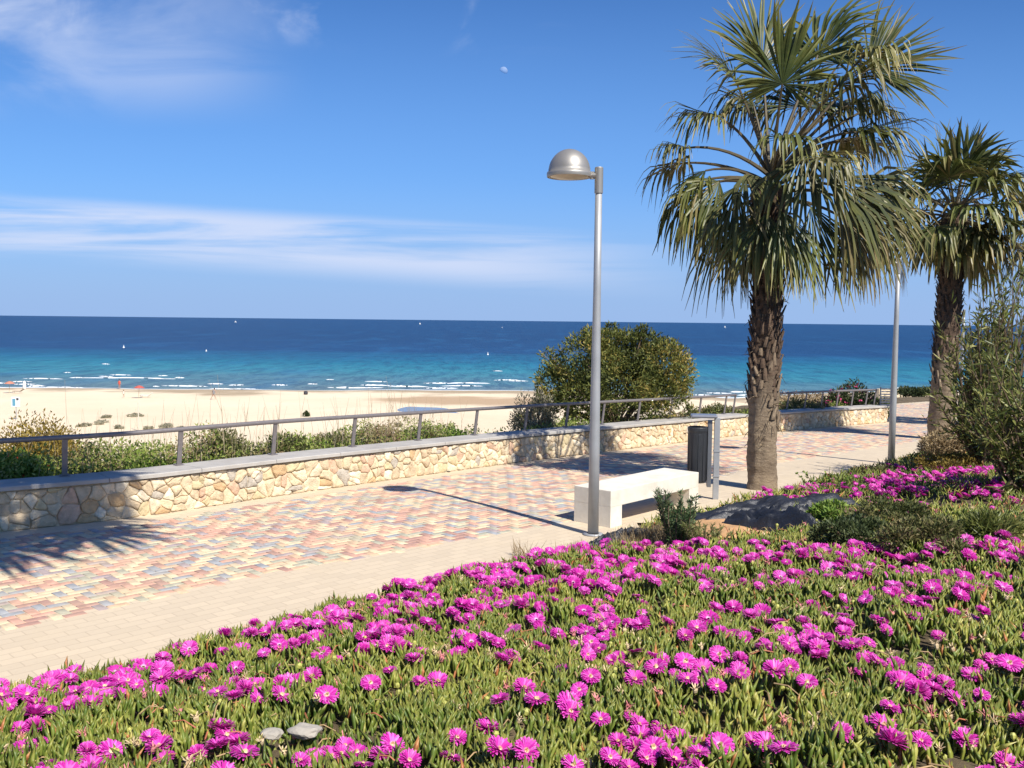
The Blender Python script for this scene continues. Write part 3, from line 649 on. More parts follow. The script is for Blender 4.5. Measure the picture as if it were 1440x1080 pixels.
for i, (hx, hy, dy, (ar, au, aw), rp, dr, dry, sp_) in enumerate(FR):
    hub = PP(hx, hy, dy); O_ = CR+Vector((0, .05*(dy > 0)-.05*(dy < 0), max(-.25, min(.12, (hub.z-CR.z)*.35-.05))))
    frond(root, O_, hub, (ar, aw, au), rp*SC*1.0, dr, dry, 46 if sp_ > 1.3 else 34, sp_, 300+i, bow=.22 if abs(hx-1083) > 60 and hy > 150 else .08, nh=((.3*math.sin(i*2.1), -1, .5) if (hx in (1098,1040,1222)) else (0,-.2,1)) if au > -.5 else (.5*math.sin(i*1.7),-1,.2))
rr_ = random.Random(77)
for i in range(1, 17, 2):
    az = i*2.399963+.4; el = rad(-25+85*((i*7) % 20)/20); rr2 = rr_.uniform(85, 130)*SC; dv = Vector((math.cos(az)*math.cos(el), math.sin(az)*math.cos(el), math.sin(el))); hub = CR+Vector((0,0,.25))+dv*rr2
    axv = (dv+Vector((rr_.uniform(-.3,.3), rr_.uniform(-.3,.3), -.35))).normalized(); frond(root, CR+Vector((0,0,.02)), hub, axv, rr_.uniform(72, 98)*SC, rr_.uniform(.8, 1.5), rr_.choice((0,.05,.15,.4)), 34, rr_.uniform(1.3, 1.9), 900+i, bow=.15)
# second palm
def palm_at(base, top, label, specs, r=.2, seed=5, bf=.2):
    root = thing('palm_tree', base, label, 'palm tree', 'fan palms along the promenade'); trunk(root, Vector(base)-Vector((0,0,.05)), top, r*1.08, r*.9, bf, seed); autocrown(root, Vector(top)-Vector((0,0,.03)), specs, seed); return root
def specs(n, seed, R=(.95,1.15), pl=(.75,1.05), lo=-55, hi=85, drs=1.0):
    rr = random.Random(seed); out = []
    for i in range(n):
        f = (i+.5)/n; el = rad(hi-(hi-lo)*f**.9); az = i*2.399963+rr.uniform(-.3, .3); dry = max(0, (f-.6))*.9+rr.uniform(0, .12)
        out.append((az, el, rr.uniform(*pl)*(1-.25*(el < -.3)), rr.uniform(*R), (.12+1.0*min(1, f*1.6))*rr.uniform(.7, 1.2)*drs, dry))
    return out
p2 = ground(1322, 620); D2 = p2.y
def PX(px, py, Y): d = ray(px, py); t = Y/d.y; return Vector((d.x*t, d.y*t, CAMZ+d.z*t))
P2R = palm_at(p2, PX(1343, 300, D2), 'second palm with upright spiky fronds rising behind the oleander', specs(30, 11, R=(1.0,1.25), pl=(.8,1.05)), seed=5, r=.24)
for i, (hx, hy, dy, a_, Rm, dr, dry) in enumerate(((1392,288,-.3,(.6,-.2,-.8),1.25,1.0,.35),(1410,330,-.5,(.5,-.4,-.7),1.2,.9,.6),(1376,312,-.2,(.2,-.2,-1),1.15,.9,.5),(1270,365,.1,(-.1,.0,-1),.75,.8,.9),(1425,270,.1,(.8,.1,-.5),1.2,1.0,.25),(1400,250,.2,(.8,.2,.1),1.2,.9,.1))):
    O2 = PX(1343, 296, D2); frond(P2R, O2, PX(hx, hy, D2+dy), a_, Rm, dr, dry, 34, 1.4 if hx > 1300 else .6, 700+i, bow=.15)
p3 = PX(1500, 600, 23.0); p3.z = Hs(p3.x, p3.y); palm_at(p3, PX(1495, 335, 23.0), 'third palm at the right edge, mostly out of view behind the second', specs(26, 12), seed=6)
p4 = PX(1640, 600, 27.0); p4.z = Hs(p4.x, p4.y); palm_at(p4, p4+Vector((.1,.1,4.6)), 'farther palm outside the right edge that shades the path', specs(24, 14), seed=8)
p0 = Vector((-4.55, 4.75, 0)); palm_at(p0, Vector((-1.95,4.8,6.0)), 'palm just outside the left edge whose crown shades the near wall', [t for t in specs(60, 13, lo=-30, R=(.95,1.15), pl=(.75,.95), drs=.6) if t[1] > .0 or math.cos(t[0]) < -.2], seed=7)

# ------------------------------------------------------------ shrubs
def shrub(name, label, cat, base, blobs, n, leaf, mat, stem=None, group=None, gap=.0, nst=7, up=.3, flowers=None, gscale=3.0, stemr=.02):
    """blobs: (dx,dy,z,rx,ry,rz) relative to base; leaves fill the outer shells, with gaps"""
    base = Vector(base); root = thing(name, base, label, cat, group); B = np.array(blobs, float)
    vol = B[:, 3]*B[:, 4]*B[:, 5]; vol = vol**.67; idx = rng.choice(len(B), n, p=vol/vol.sum()); u = unit(n); r = rng.uniform(.25, 1, n)**.45*(1+.10*rng.normal(size=n))
    P = B[idx, :3]+u*r[:, None]*B[idx, 3:6]+np.array(base)
    if gap > 0:
        nv = np.array([noise.noise(Vector((p[0]*gscale, p[1]*gscale, p[2]*gscale))) for p in P]); P_ = nv > -.55+gap; P = P[P_]; u = u[P_]; idx = idx[P_]
    gz = H(P[:, 0], P[:, 1]); k = P[:, 2] > gz+.01; P = P[k]; u = u[k]; m_ = len(P)
    d = u*.7+unit(m_)*.75; d[:, 2] += up; nrm = unit(m_); L = leaf[0]*rng.uniform(.6, 1.3, m_); V_, F_, T_ = leaves(P, d, nrm, L, leaf[1]*rng.uniform(.7, 1.2, m_))
    cl = np.clip(.5+.5*vnoise(P[:, 0]*1.0+P[:, 2], P[:, 1]+P[:, 2]*.7, .35, 3)*.7+rng.normal(0, .18, m_), 0, 1)
    mesh_np('foliage', V_, F_, mat, None, np.repeat(cl, 4), T_, root)
    mb = MB(); rr = random.Random(int(abs(base.x*37+base.y*11)))
    for i in range(nst):
        b = B[rr.randrange(len(B))]; e = base+Vector((b[0], b[1], b[2]))+Vector((rr.uniform(-1,1)*b[3], rr.uniform(-1,1)*b[4], rr.uniform(-.2,.9)*b[5]))*.8
        s = base+Vector((rr.uniform(-.1,.1), rr.uniform(-.1,.1), -.05)); mdl = (s+e)/2+Vector((rr.uniform(-.08,.08), rr.uniform(-.08,.08), .05)); mb.tube([s, mdl, e], [stemr, stemr*.7, stemr*.2], 5)
    mb.build('stems', stem or M['stem'], root)
    if flowers:
        fn, fs_, fmat = flowers; j = rng.choice(m_, fn); Pf = P[j]+u[j]*.03; V_, F_, T_ = leaves(np.repeat(Pf, 4, 0), unit(fn*4), unit(fn*4), fs_, fs_*.8); mesh_np('blossoms', V_, F_, fmat, None, np.repeat(rng.random(fn*4), 4), T_, root)
    return root
def blobs(w_, d_, h_, n, seed, r=.35, flat=.45):
    rr = random.Random(seed); out = []
    for _ in range(n):
        a = rr.uniform(0, 6.28); q_ = rr.uniform(0, 1)**.5; x = math.cos(a)*q_*(w_/2)*(1-r*.8); y = math.sin(a)*q_*(d_/2)*(1-r*.8); top = h_*(1-flat*q_*q_)*rr.uniform(.8, 1.02)
        rz = min(top*.5, r*h_*rr.uniform(.7, 1.1)); out.append((x, y, top-rz, r*w_/2*rr.uniform(.7,1.2), r*d_/2*rr.uniform(.7,1.2), rz))
        if top > .5: out.append((x*.9, y*.9, top*.35, r*w_/2, r*d_/2, top*.3))
    return out
G_olive = leafmat('leaf_olive', [(0, (.10,.075,.018)), (.5, (.25,.18,.035)), (1, (.40,.29,.06))]); G_dark = leafmat('leaf_dark', [(0, (.025,.04,.015)), (.5, (.06,.085,.03)), (1, (.13,.15,.06))])
G_fresh = leafmat('leaf_fresh', [(0, (.07,.13,.02)), (.5, (.16,.26,.04)), (1, (.30,.38,.08))]); G_grey = leafmat('leaf_grey', [(0, (.10,.10,.06)), (.5, (.22,.20,.13)), (1, (.42,.37,.26))])
G_dry = leafmat('leaf_dry', [(0, (.18,.12,.06)), (.5, (.33,.24,.13)), (1, (.50,.40,.24))]); G_mix = leafmat('leaf_mixed', [(0, (.06,.08,.025)), (.45, (.14,.15,.05)), (.75, (.24,.20,.09)), (1, (.42,.32,.18))])
G_ole = leafmat('leaf_oleander', [(0, (.05,.07,.018)), (.5, (.14,.165,.04)), (1, (.34,.33,.11))], rough=.4)
G_dune = leafmat('leaf_dune', [(0, (.26,.25,.17)), (1, (.46,.42,.30))]); G_myo = leafmat('leaf_bush', [(0, (.04,.045,.015)), (.4, (.095,.12,.03)), (.7, (.21,.22,.055)), (1, (.42,.31,.09))])
R_red = leafmat('petal_red', [(0, (.55,.03,.02)), (1, (.75,.10,.05))]); R_pink = leafmat('petal_pink', [(0, (.55,.04,.18)), (1, (.75,.12,.30))])
WR = resample(SEA[1:-2], step=.1); WPX = 720+FPX*WR[:, 0]/WR[:, 1]; oks = WR[:, 1] > 2
def back(px, dy):
    i = np.argmin(np.where(oks, np.abs(WPX-px), 1e9)); X, Y = WR[i]; f = (Y+dy)/Y; x, y = X*f, Y+dy; return x, y, Hs(x, y)
def bshrub(px, dy, wpx, ytop, name, label, mat, n, leaf, depth=1.0, nb=12, flat=.45, group='shrubs behind the stone wall', **k):
    x, y, z = back(px, dy); top = CAMZ-(ytop-hor(px))/FPX*y; wd = wpx/FPX*y; h = max(.2, top-z)
    return shrub(name, label, 'shrub', (x, y, z), blobs(wd, wd*depth, h, nb, int(px)+7, .45, flat), int(n*1.5), leaf, mat, group=group, **k)
# the large rounded bush behind the wall
x, y, z = back(868, 2.3); ws_ = y/FPX; bl_ = []
for px_, py_, rx, rz, dy in ((830,505,48,36,0),(880,500,50,38,.2),(925,505,42,34,0),(948,530,30,36,0),(800,520,30,26,.1),(870,545,55,40,-.3),(925,560,42,34,-.1),(820,560,45,36,-.1),(905,482,30,18,.3),(850,480,32,17,.1),(790,510,24,18,0),(940,490,18,16,.3),(870,530,60,50,.8),(930,540,34,44,.9),(815,535,36,36,.8),(960,585,20,18,0),(775,540,24,26,.1),(762,572,26,24,0),(785,580,26,24,-.2),(742,590,16,16,0),(965,520,12,20,.2),(770,500,10,10,.1),(905,466,10,8,.1),(830,468,12,8,0),(860,462,9,7,.2)):
    q_ = PX(px_, py_, y+dy); bl_.append((q_.x-x, q_.y-y, q_.z-z, rx*ws_, rx*ws_*.9, rz*ws_))
shrub('rounded_bush', 'large rounded olive green bush behind the wall at the middle', 'bush', (x, y, z), bl_, 42000, (.09,.032), G_myo, gap=.33, nst=40, gscale=2.0, stemr=.03)
bshrub(752, 1.6, 75, 532, 'twiggy_bush', 'grey twiggy bush against the left side of the large rounded bush', G_grey, 5200, (.06,.022), gap=.25, nst=24)
bshrub(45, 4.6, 210, 577, 'low_bush', 'yellowish green domed bush at the far left beyond the railing', G_olive, 46000, (.055,.026), gap=.0, nb=40, flat=.3)
bshrub(20, 1.2, 120, 632, 'leafy_shrub', 'green shrub with red flowers at the left edge behind the railing', G_fresh, 3200, (.06,.03), gap=.2, flowers=(34,.035,R_red))
bshrub(120, 1.3, 90, 650, 'leafy_shrub', 'dark green shrub just right of the first railing post', G_dark, 2600, (.055,.03), gap=.15, flowers=(10,.03,R_red))
bshrub(215, 1.2, 120, 640, 'leafy_shrub', 'fresh green low shrub between the first and second railing posts', G_fresh, 3600, (.05,.025), gap=.15)
bshrub(180, 2.4, 110, 618, 'straw_shrub', 'straw coloured twiggy shrub rising behind the fresh green one', G_mix, 3000, (.06,.018), gap=.3, nst=20)
bshrub(310, 1.5, 110, 600, 'mixed_shrub', 'olive and brown shrub reaching the rail left of the third post', G_mix, 3600, (.055,.022), gap=.28, nst=18)
bshrub(318, 1.9, 36, 578, 'sprig_shrub', 'small dark sprig standing up above the rail at the left', G_dark, 420, (.05,.025), gap=.2, nst=8)
bshrub(400, 1.4, 110, 606, 'mixed_shrub', 'olive shrub with pale dead leaves behind the third railing post', G_mix, 3600, (.055,.022), gap=.22, nst=18)
bshrub(470, 1.5, 100, 596, 'mixed_shrub', 'brownish shrub with dry stems reaching the rail near the fourth post', G_mix, 3400, (.055,.02), gap=.25, nst=20)
bshrub(540, 1.5, 100, 592, 'dry_shrub', 'dry tan shrub between the fourth and fifth railing posts', G_dry, 3000, (.05,.016), gap=.25, nst=26, stem=M['palestem'])
bshrub(600, 1.4, 80, 594, 'dry_shrub', 'greenish dry shrub right of the fifth railing post', G_mix, 2600, (.05,.018), gap=.2, nst=22)
bshrub(640, 1.0, 70, 600, 'leafy_shrub', 'bright green tuft by the wall left of the bare sand gap', G_fresh, 2000, (.05,.025), gap=.1)
bshrub(700, .9, 50, 604, 'sprig_shrub', 'tiny green sprigs along the coping in front of the sand gap', G_fresh, 260, (.045,.02), gap=.2, nst=6)
bshrub(1010, 2.2, 90, 566, 'low_bush', 'low olive bush behind the railing just left of the big palm', G_mix, 2600, (.07,.03), gap=.15)
bshrub(1130, 1.2, 70, 556, 'leafy_shrub', 'green and tan shrub behind the short wall by the palm trunk', G_mix, 2600, (.08,.03), gap=.15)
bshrub(1130, 4.5, 110, 545, 'dry_shrub', 'reddish dry grass mound beyond the short wall', G_dry, 2600, (.09,.03), gap=.1)
bshrub(1202, 2.0, 84, 524, 'flowering_bush', 'dark bush with red blossom behind the far end of the railing', G_dark, 5200, (.09,.04), gap=.2, flowers=(150,.07,R_pink), nst=16)
bshrub(1160, 1.0, 34, 560, 'flowering_bush', 'small pink blossom bush behind the short wall', G_mix, 900, (.07,.03), gap=.15, flowers=(80,.06,R_pink))
bshrub(1235, 1.4, 40, 548, 'leafy_shrub', 'green shrub at the far end of the short wall', G_fresh, 1500, (.08,.035), gap=.15)
for px_, py_, s_z, lb in ((1296,553,1.3,'dark shrub beyond the plaza beside the second palm trunk'),(1288,556,.8,'small dark shrub at the end of the plaza')):
    q_ = PX(px_, py_, 40); z = Hs(q_.x, q_.y); shrub('leafy_shrub', lb, 'shrub', (q_.x, q_.y, z), blobs(2.0*s_z, 1.6, max(.4, q_.z-z+.3*s_z), 5, px_), 900, (.14,.06), G_dark, gap=.1, group='shrubs at the end of the plaza')
# low dense growth behind the wall
n = 80000; i = rng.integers(0, len(WR)-1, n); off = rng.uniform(.50, 2.6, n); tn = WR[i+1]-WR[i]; tn /= np.linalg.norm(tn, axis=1, keepdims=True)
P = np.c_[WR[i, 0]-tn[:, 1]*off, WR[i, 1]+tn[:, 0]*off]; P += rng.normal(0, .05, P.shape); pxx = 720+FPX*P[:, 0]/P[:, 1]; kk = (P[:, 1] > 3) & (P[:, 0] < 12.5) & (pxx > -260) & ~((pxx > 672) & (pxx < 735) & (rng.random(n) < .9)) & ~((pxx > 965) & (pxx < 1010) & (rng.random(n) < .6)); P = P[kk]; n = len(P)
hh = (.46+.20*vnoise(P[:, 0], P[:, 1], .55, 6)+.10*vnoise(P[:, 0], P[:, 1], .25, 8))*np.where(pxx[kk] > 640, .6, 1); z = H(P[:, 0], P[:, 1])+hh*rng.uniform(.1, 1, n)**.6
d = unit(n)*.7; d[:, 2] += .5; V_, F_, T_ = leaves(np.c_[P, z], d, unit(n), .055*rng.uniform(.6, 1.3, n), .022)
G_under = leafmat('leaf_undergrowth', [(0, (.09,.15,.02)), (.5, (.22,.30,.05)), (1, (.42,.42,.14))], patch=(1.1, (.30,.22,.11), .52, .66))
tag(mesh_np('undergrowth', V_, F_, G_under, None, np.repeat(rng.random(n), 4), T_), 'dense low green undergrowth along the back of the stone wall', 'undergrowth', kind='stuff')
# dry stalks sticking up above the rail
mb = MB(); rr = random.Random(4)
for _ in range(230):
    px_ = rr.choice((rr.uniform(0, 660), rr.uniform(60, 420), rr.uniform(430, 640))); x, y, z = back(px_, rr.uniform(.7, 2.6)); hgt = rr.uniform(.5, 1.05)*(1.25 if rr.random() < .15 else 1); lx, ly = rr.uniform(-.16,.16), rr.uniform(-.16,.16)
    mb.tube([(x, y, z), (x+lx*.4, y+ly*.4, z+hgt*.6), (x+lx, y+ly, z+hgt)], [.003,.0022,.001], 4, cap=False)
    if rr.random() < .3: mb.tube([(x+lx*.5, y+ly*.5, z+hgt*.65), (x+lx+rr.uniform(-.12,.12), y, z+hgt*.95)], [.0025,.001], 4, cap=False)
tag(mb.build('dry_stalks', M['palestem']), 'thin dry grass stalks standing up behind the railing', 'grass', kind='stuff')
# dune plants on the sand
for k, (px_, py_, wpx) in enumerate(((142,596,24),(118,600,16),(168,603,14),(190,586,20),(232,601,30),(150,588,12),(208,604,12),(255,605,14),(430,586,9),(300,607,10),(560,600,12))):
    p = ground(px_, py_); wd = wpx/FPX*p.y
    lbs = ('grey green dune plant mound on the sand above the rail','grey dune plant at the edge of the yellowish bush','flat grey dune plant left of the dry stalks','thin grey plant strip farthest up the beach','widest grey dune plant patch near the rail','small dune plant above the grey green mound','small dune tuft below the widest patch','dune tuft right of the widest patch','lone dark green tuft on the sand above the fourth post','faint dune tuft by the dark sprig','dune tuft on the sand behind the dry shrubs')
    shrub('dune_plant', lbs[k], 'plant', p, blobs(wd, wd*1.8, .30 if k != 8 else .8, 5, k), 500, (.22,.12), G_dune if k != 8 else G_dark, gap=.1, nst=4, group='dune plants on the beach')

# ------------------------------------------------------------ flower bed
def ice_mat():
    m, nt, b = newmat('ice_plant_leaf'); a = N(nt, 'ShaderNodeAttribute', attribute_name='rnd'); t = N(nt, 'ShaderNodeAttribute', attribute_name='tip')
    c = ramp(nt, a.outputs['Fac'], [(0, (.06,.105,.018)), (.4, (.125,.18,.03)), (.75, (.25,.28,.05)), (.93, (.44,.42,.11)), (1, (.45,.17,.07))])
    c = mix(nt, mth(nt, 'MULTIPLY', sstep(nt, t.outputs['Fac'], .5, 1), .45), c, (.34,.27,.07))
    nt.links.new(c, b.inputs['Base Color']); b.inputs['Roughness'].default_value = .42; b.inputs['Specular IOR Level'].default_value = .4
    tr = N(nt, 'ShaderNodeBsdfTranslucent'); nt.links.new(c, tr.inputs[0]); ms = N(nt, 'ShaderNodeMixShader', i_0=.08)
    nt.links.new(b.outputs[0], ms.inputs[1]); nt.links.new(tr.outputs[0], ms.inputs[2]); nt.links.new(ms.outputs[0], nt.nodes['Material Output'].inputs[0]); return m
M['ice'] = ice_mat()
def inbed(P):
    X, Y = P[:, 0], P[:, 1]; se = -sdist(EDGE, P); return se
def fingers(P, hz, Lm, Wm, tilt=.38):
    """succulent three-sided leaves: base ring, mid ring, tip"""
    n = len(P); d = rng.normal(0, tilt, (n, 3)); d[:, 2] = 1; d /= np.linalg.norm(d, axis=1, keepdims=True); cv = rng.normal(0, .22, (n, 3)); cv[:, 2] = abs(cv[:, 2])*.3
    a = rng.uniform(0, 6.28, n); s1 = np.stack([np.cos(a), np.sin(a), 0*a], 1); s1 -= d*(s1*d).sum(1, keepdims=True); s1 /= np.linalg.norm(s1, axis=1, keepdims=True); s2 = np.cross(d, s1)
    L = Lm*rng.uniform(.65, 1.25, n)[:, None]; W = Wm*rng.uniform(.75, 1.2, n)[:, None]; B = np.c_[P, hz]; rows = []
    for f, wf in ((0, .75), (.55, 1.0)):
        for k in range(3):
            an = 2*math.pi*k/3; rows.append(B+d*L*f+cv*L*f*f+(s1*math.cos(an)+s2*math.sin(an))*W*.5*wf)
    rows.append(B+d*L+cv*L); V_ = np.stack(rows, 1).reshape(-1, 3); b = np.arange(n)[:, None]*7
    F_ = np.concatenate([b+np.array([f]) for f in ([0,1,4],[0,4,3],[1,2,5],[1,5,4],[2,0,3],[2,3,5],[3,4,6],[4,5,6],[5,3,6])], 0)
    return V_, F_, np.tile([0,0,0,.55,.55,.55,1], n)
def tarpmask(P):
    """where bare ground, sheet or sand shows instead of ice plant"""
    k = np.zeros(len(P), bool)
    for (cx_, cy_, rx, ry, an) in BARE:
        dx, dy = P[:, 0]-cx_, P[:, 1]-cy_; u = dx*math.cos(an)+dy*math.sin(an); v = -dx*math.sin(an)+dy*math.cos(an); k |= (u/rx)**2+(v/ry)**2 < 1
    return k
tp1 = ground(1085, 722); tp2 = ground(1085, 748); sp1 = ground(1022, 748); rs = ground(962, 765); tp3 = ground(868, 768)
BARE = [(tp1.x, tp1.y, .92, .30, .2), (tp2.x, tp2.y, .55, .20, -.75), (sp1.x, sp1.y, .5, .6, .6), (rs.x-.15, rs.y+.1, .55, .55, .5), (tp3.x, tp3.y, .45, .22, .5)]
def scatter(n, x0, x1, y0, y1, smin, smax, dens=None):
    P = np.c_[rng.uniform(x0, x1, n), rng.uniform(y0, y1, n)]; se = inbed(P); k = (se > smin) & (se < smax) & (P[:, 0] < P[:, 1]*.85+.9) & (-P[:, 0] < P[:, 1]*.62+.6) & ~tarpmask(P); P = P[k]; se = se[k]
    edge_ok = rng.random(len(P)) < np.clip((se+.03+vnoise(P[:, 0], P[:, 1], .25, 9)*.14)/.10, 0, 1); return P[edge_ok]
P = scatter(240000, -5.5, 7.1, 2.0, 8.0, -.10, 99)
clump = vnoise(P[:, 0], P[:, 1], .10, 5)+.5*vnoise(P[:, 0], P[:, 1], .05, 6); dens_k = rng.random(len(P)) < np.clip(.62+.9*clump, .07, 1); P = P[dens_k]; print('ice leaves', len(P))
mound = .055*vnoise(P[:, 0], P[:, 1], .22, 11)+.03*vnoise(P[:, 0], P[:, 1], .10, 12); z = H(P[:, 0], P[:, 1])+.0+mound+rng.uniform(0, .045, len(P))
V_, F_, T_ = fingers(P, z, .080, .0205, .26); big = vnoise(P[:, 0], P[:, 1], .45, 14)
rv = np.clip(.42+.28*big+rng.normal(0, .17, len(P)), 0, .96); rv = np.where(rng.random(len(P)) < .025, 1.0, rv)
tag(mesh_np('ice_plant_foliage', V_, F_, M['ice'], None, np.repeat(rv, 7), T_), 'carpet of upright fleshy green ice plant leaves covering the near bank', 'ground cover', kind='stuff')
P = scatter(120000, -2, 15, 7.4, 22, .05, 8.0); clump = vnoise(P[:, 0], P[:, 1], .18, 5); P = P[rng.random(len(P)) < np.clip(.6+.6*clump, .05, 1)]
z = H(P[:, 0], P[:, 1])+.06*vnoise(P[:, 0], P[:, 1], .4, 11)+rng.uniform(0, .05, len(P)); V_, F_, T_ = fingers(P, z, .095, .017, .6); big = vnoise(P[:, 0], P[:, 1], .8, 15)
rv = np.clip(.45+.35*big+rng.normal(0, .18, len(P)), 0, .96); rv = np.where(rng.random(len(P)) < .05, 1.0, rv)
tag(mesh_np('creeping_foliage', V_, F_, M['ice'], None, np.repeat(rv, 7), T_), 'olive creeping plants covering the far bed beside the path', 'ground cover', kind='stuff')

# flowers
def petal_mat():
    m, nt, b = newmat('magenta_petals'); a = N(nt, 'ShaderNodeAttribute', attribute_name='rnd'); t = N(nt, 'ShaderNodeAttribute', attribute_name='tip'); oi = N(nt, 'ShaderNodeObjectInfo')
    c = ramp(nt, a.outputs['Fac'], [(0, (.58,.014,.36)), (.5, (.74,.055,.52)), (1, (.88,.24,.72))]); c = mix(nt, mth(nt, 'MULTIPLY', oi.outputs['Random'], .35), c, (.50,.012,.26))
    c = mix(nt, sstep(nt, t.outputs['Fac'], .27, .06), c, (.86,.55,.75)); nt.links.new(c, b.inputs['Base Color']); b.inputs['Roughness'].default_value = .5
    tr = N(nt, 'ShaderNodeBsdfTranslucent'); nt.links.new(c, tr.inputs[0]); ms = N(nt, 'ShaderNodeMixShader', i_0=.3)
    nt.links.new(b.outputs[0], ms.inputs[1]); nt.links.new(tr.outputs[0], ms.inputs[2]); nt.links.new(ms.outputs[0], nt.nodes['Material Output'].inputs[0]); return m
M['petal'] = petal_mat(); M['stamen'] = simple('stamens', (.80,.66,.35), .7, .2, 60); M['calyx'] = simple('calyx', (.22,.22,.06), .6, .3, 40)
def flower_mesh(seed, openness):
    rr = random.Random(seed); mb = MB(); n = 120
    for k in range(n):
        a = k*2.399963+rr.uniform(-.1, .1); lay = k/n; el = rad(8+openness*62*(1-lay)+rr.uniform(-6, 6)); L = (.043 if lay > .3 else .036)*rr.uniform(.95, 1.06); wd = .0064
        o = Vector((math.cos(a), math.sin(a), 0)); s = Vector((-o.y, o.x, 0)); p = o*.006; vs = []; tt = []; e = el
        for i in range(4):
            f = i/3; w_ = wd*(.45+.75*math.sin(math.pi*min(1, f*.75+.12))); vs += [p+s*w_*.5, p-s*w_*.5]; tt += [f]*2
            p = p+(o*math.cos(e)+Vector((0,0,math.sin(e))))*L/3; e -= .22*(1-openness*.6)
        mb.add(vs, [(i*2, i*2+1, i*2+3, i*2+2) for i in range(3)], 0, rr.random(), tt)
    mb.lathe([(.002,-.022),(.008,-.018),(.011,-.006),(.009,.002)], (0,0,0), 8, 1); mb.tube([(0,0,-.075), (.004,.002,-.02)], [.004,.004], 5, 1)
    me = bpy.data.meshes.new('petals'); me.from_pydata(mb.v, [], mb.f); me.materials.append(M['petal']); me.materials.append(M['calyx']); me.polygons.foreach_set('material_index', np.array(mb.m, np.int32))
    for nm, arr in (('rnd', mb.r), ('tip', mb.t)): at = me.attributes.new(nm, 'FLOAT', 'POINT'); at.data.foreach_set('value', np.array(arr, np.float32))
    cb = MB(); cb.lathe([(.001,.006),(.007,.005),(.0085,.002)], (0,0,0), 10, 0)
    for _ in range(26):
        a = rr.uniform(0, 6.28); q_ = rr.uniform(0, .0065); cb.tube([(math.cos(a)*q_, math.sin(a)*q_, .003), (math.cos(a)*q_*1.3, math.sin(a)*q_*1.3, rr.uniform(.009, .014))], [.0011,.0014], 3, cap=False)
    mc = bpy.data.meshes.new('flower_centre'); mc.from_pydata(cb.v, [], cb.f); mc.materials.append(M['stamen']); return me, mc, mb
FM = [flower_mesh(s, o_) for s, o_ in ((1,.30),(2,.5),(3,.72),(4,.45),(5,1.15),(6,.75))]
pos = []
def try_add(P, rmin):
    for p in P:
        if all((p[0]-q_[0])**2+(p[1]-q_[1])**2 > rmin*rmin for q_ in pos): pos.append((p[0], p[1]))
cand = scatter(14000, -5.5, 6.2, 2.6, 8.4, .10, 5.2); seC = inbed(cand)
pyc = 443+15*(.5)+(CAMZ-H(cand[:, 0], cand[:, 1])-.1)/cand[:, 1]*FPX+(cand[:, 0]/cand[:, 1]*FPX/1440*15); pxc = 720+FPX*cand[:, 0]/cand[:, 1]; kc = pyc > np.interp(pxc, [0,780,900,1110,1250,1440], [0,0,768,768,775,762]); cand = cand[kc]; pyc = pyc[kc]
cl = vnoise(cand[:, 0], cand[:, 1], .42, 21)+.6*vnoise(cand[:, 0], cand[:, 1], .18, 22); far = np.clip((cand[:, 1]-4.0)/3.0, 0, 1)
pr = np.clip(.08+.16*far+.35*np.clip((830-pyc)/60, 0, 1)+.85*np.clip(cl, 0, 1), 0, 1); cand = cand[rng.random(len(cand)) < pr]; try_add(cand, .046)
pos = [p for p in pos if rng.random() < .72]
vis = [p for p in pos if abs(p[0]) < p[1]*.56]; print('flowers', len(pos), len(vis))
vis.sort(key=lambda p: p[1]); near_f = vis[:300]; rest = vis[300:]+[p for p in pos if p[1]*.56 <= p[0] < p[1]*.75]
def fl_pose(x, y):
    z = Hs(x, y)+.055*float(vnoise(x, y, .22, 11))+.075+random.uniform(0, .045); tilt = (to_sun*.55+Vector((random.gauss(0,.35), random.gauss(0,.35), 1.0))).normalized()
    q_ = tilt.to_track_quat('Z', 'Y'); s = random.uniform(.72, 1.2); return Matrix.LocRotScale(Vector((x, y, z)), q_@Matrix.Rotation(random.uniform(0,6.28), 3, 'Z').to_quaternion(), Vector((s,s,s)))
protos = []
for i, (x, y) in enumerate(near_f):
    me, mc, _ = random.choices(FM, (3,5,5,5,2.2,5))[0]; o = bpy.data.objects.new('ice_plant_flower', me); C.objects.link(o); o.matrix_world = fl_pose(x, y)
    tag(o, 'single magenta ice plant flower with many narrow petals among the leaves of the near bank', 'flower', 'magenta flowers on the near bank')
    c = bpy.data.objects.new('flower_centre', mc); C.objects.link(c); c.parent = o
def merged_flowers(name, pts, label, sc_=1.0, zoff=0.0):
    Vs, Fs, Rs, Ts, Ms = [], [], [], [], []; o_ = 0
    for x, y in pts:
        mb = random.choices(FM, (3,5,5,5,2.2,5))[0][2]; mt = fl_pose(x, y); a = np.array(mb.v)*sc_; R_ = np.array(mt.to_3x3()); tr = np.array(mt.translation); Vs.append(a@R_.T+tr+np.array((0,0,zoff))); Fs += [tuple(i+o_ for i in f) for f in mb.f]; Ms += mb.m
        sh = random.uniform(-.35, .25); Rs.append(np.clip(np.array(mb.r)+sh, 0, 1)); Ts.append(mb.t); o_ += len(a)
    o = mesh_np(name, np.vstack(Vs), Fs, [M['petal'], M['calyx']], Ms, np.concatenate(Rs), np.concatenate([np.array(t) for t in Ts])); tag(o, label, 'flowers', kind='stuff')
merged_flowers('distant_flowers', rest, 'many small magenta flowers along the back of the near bank')
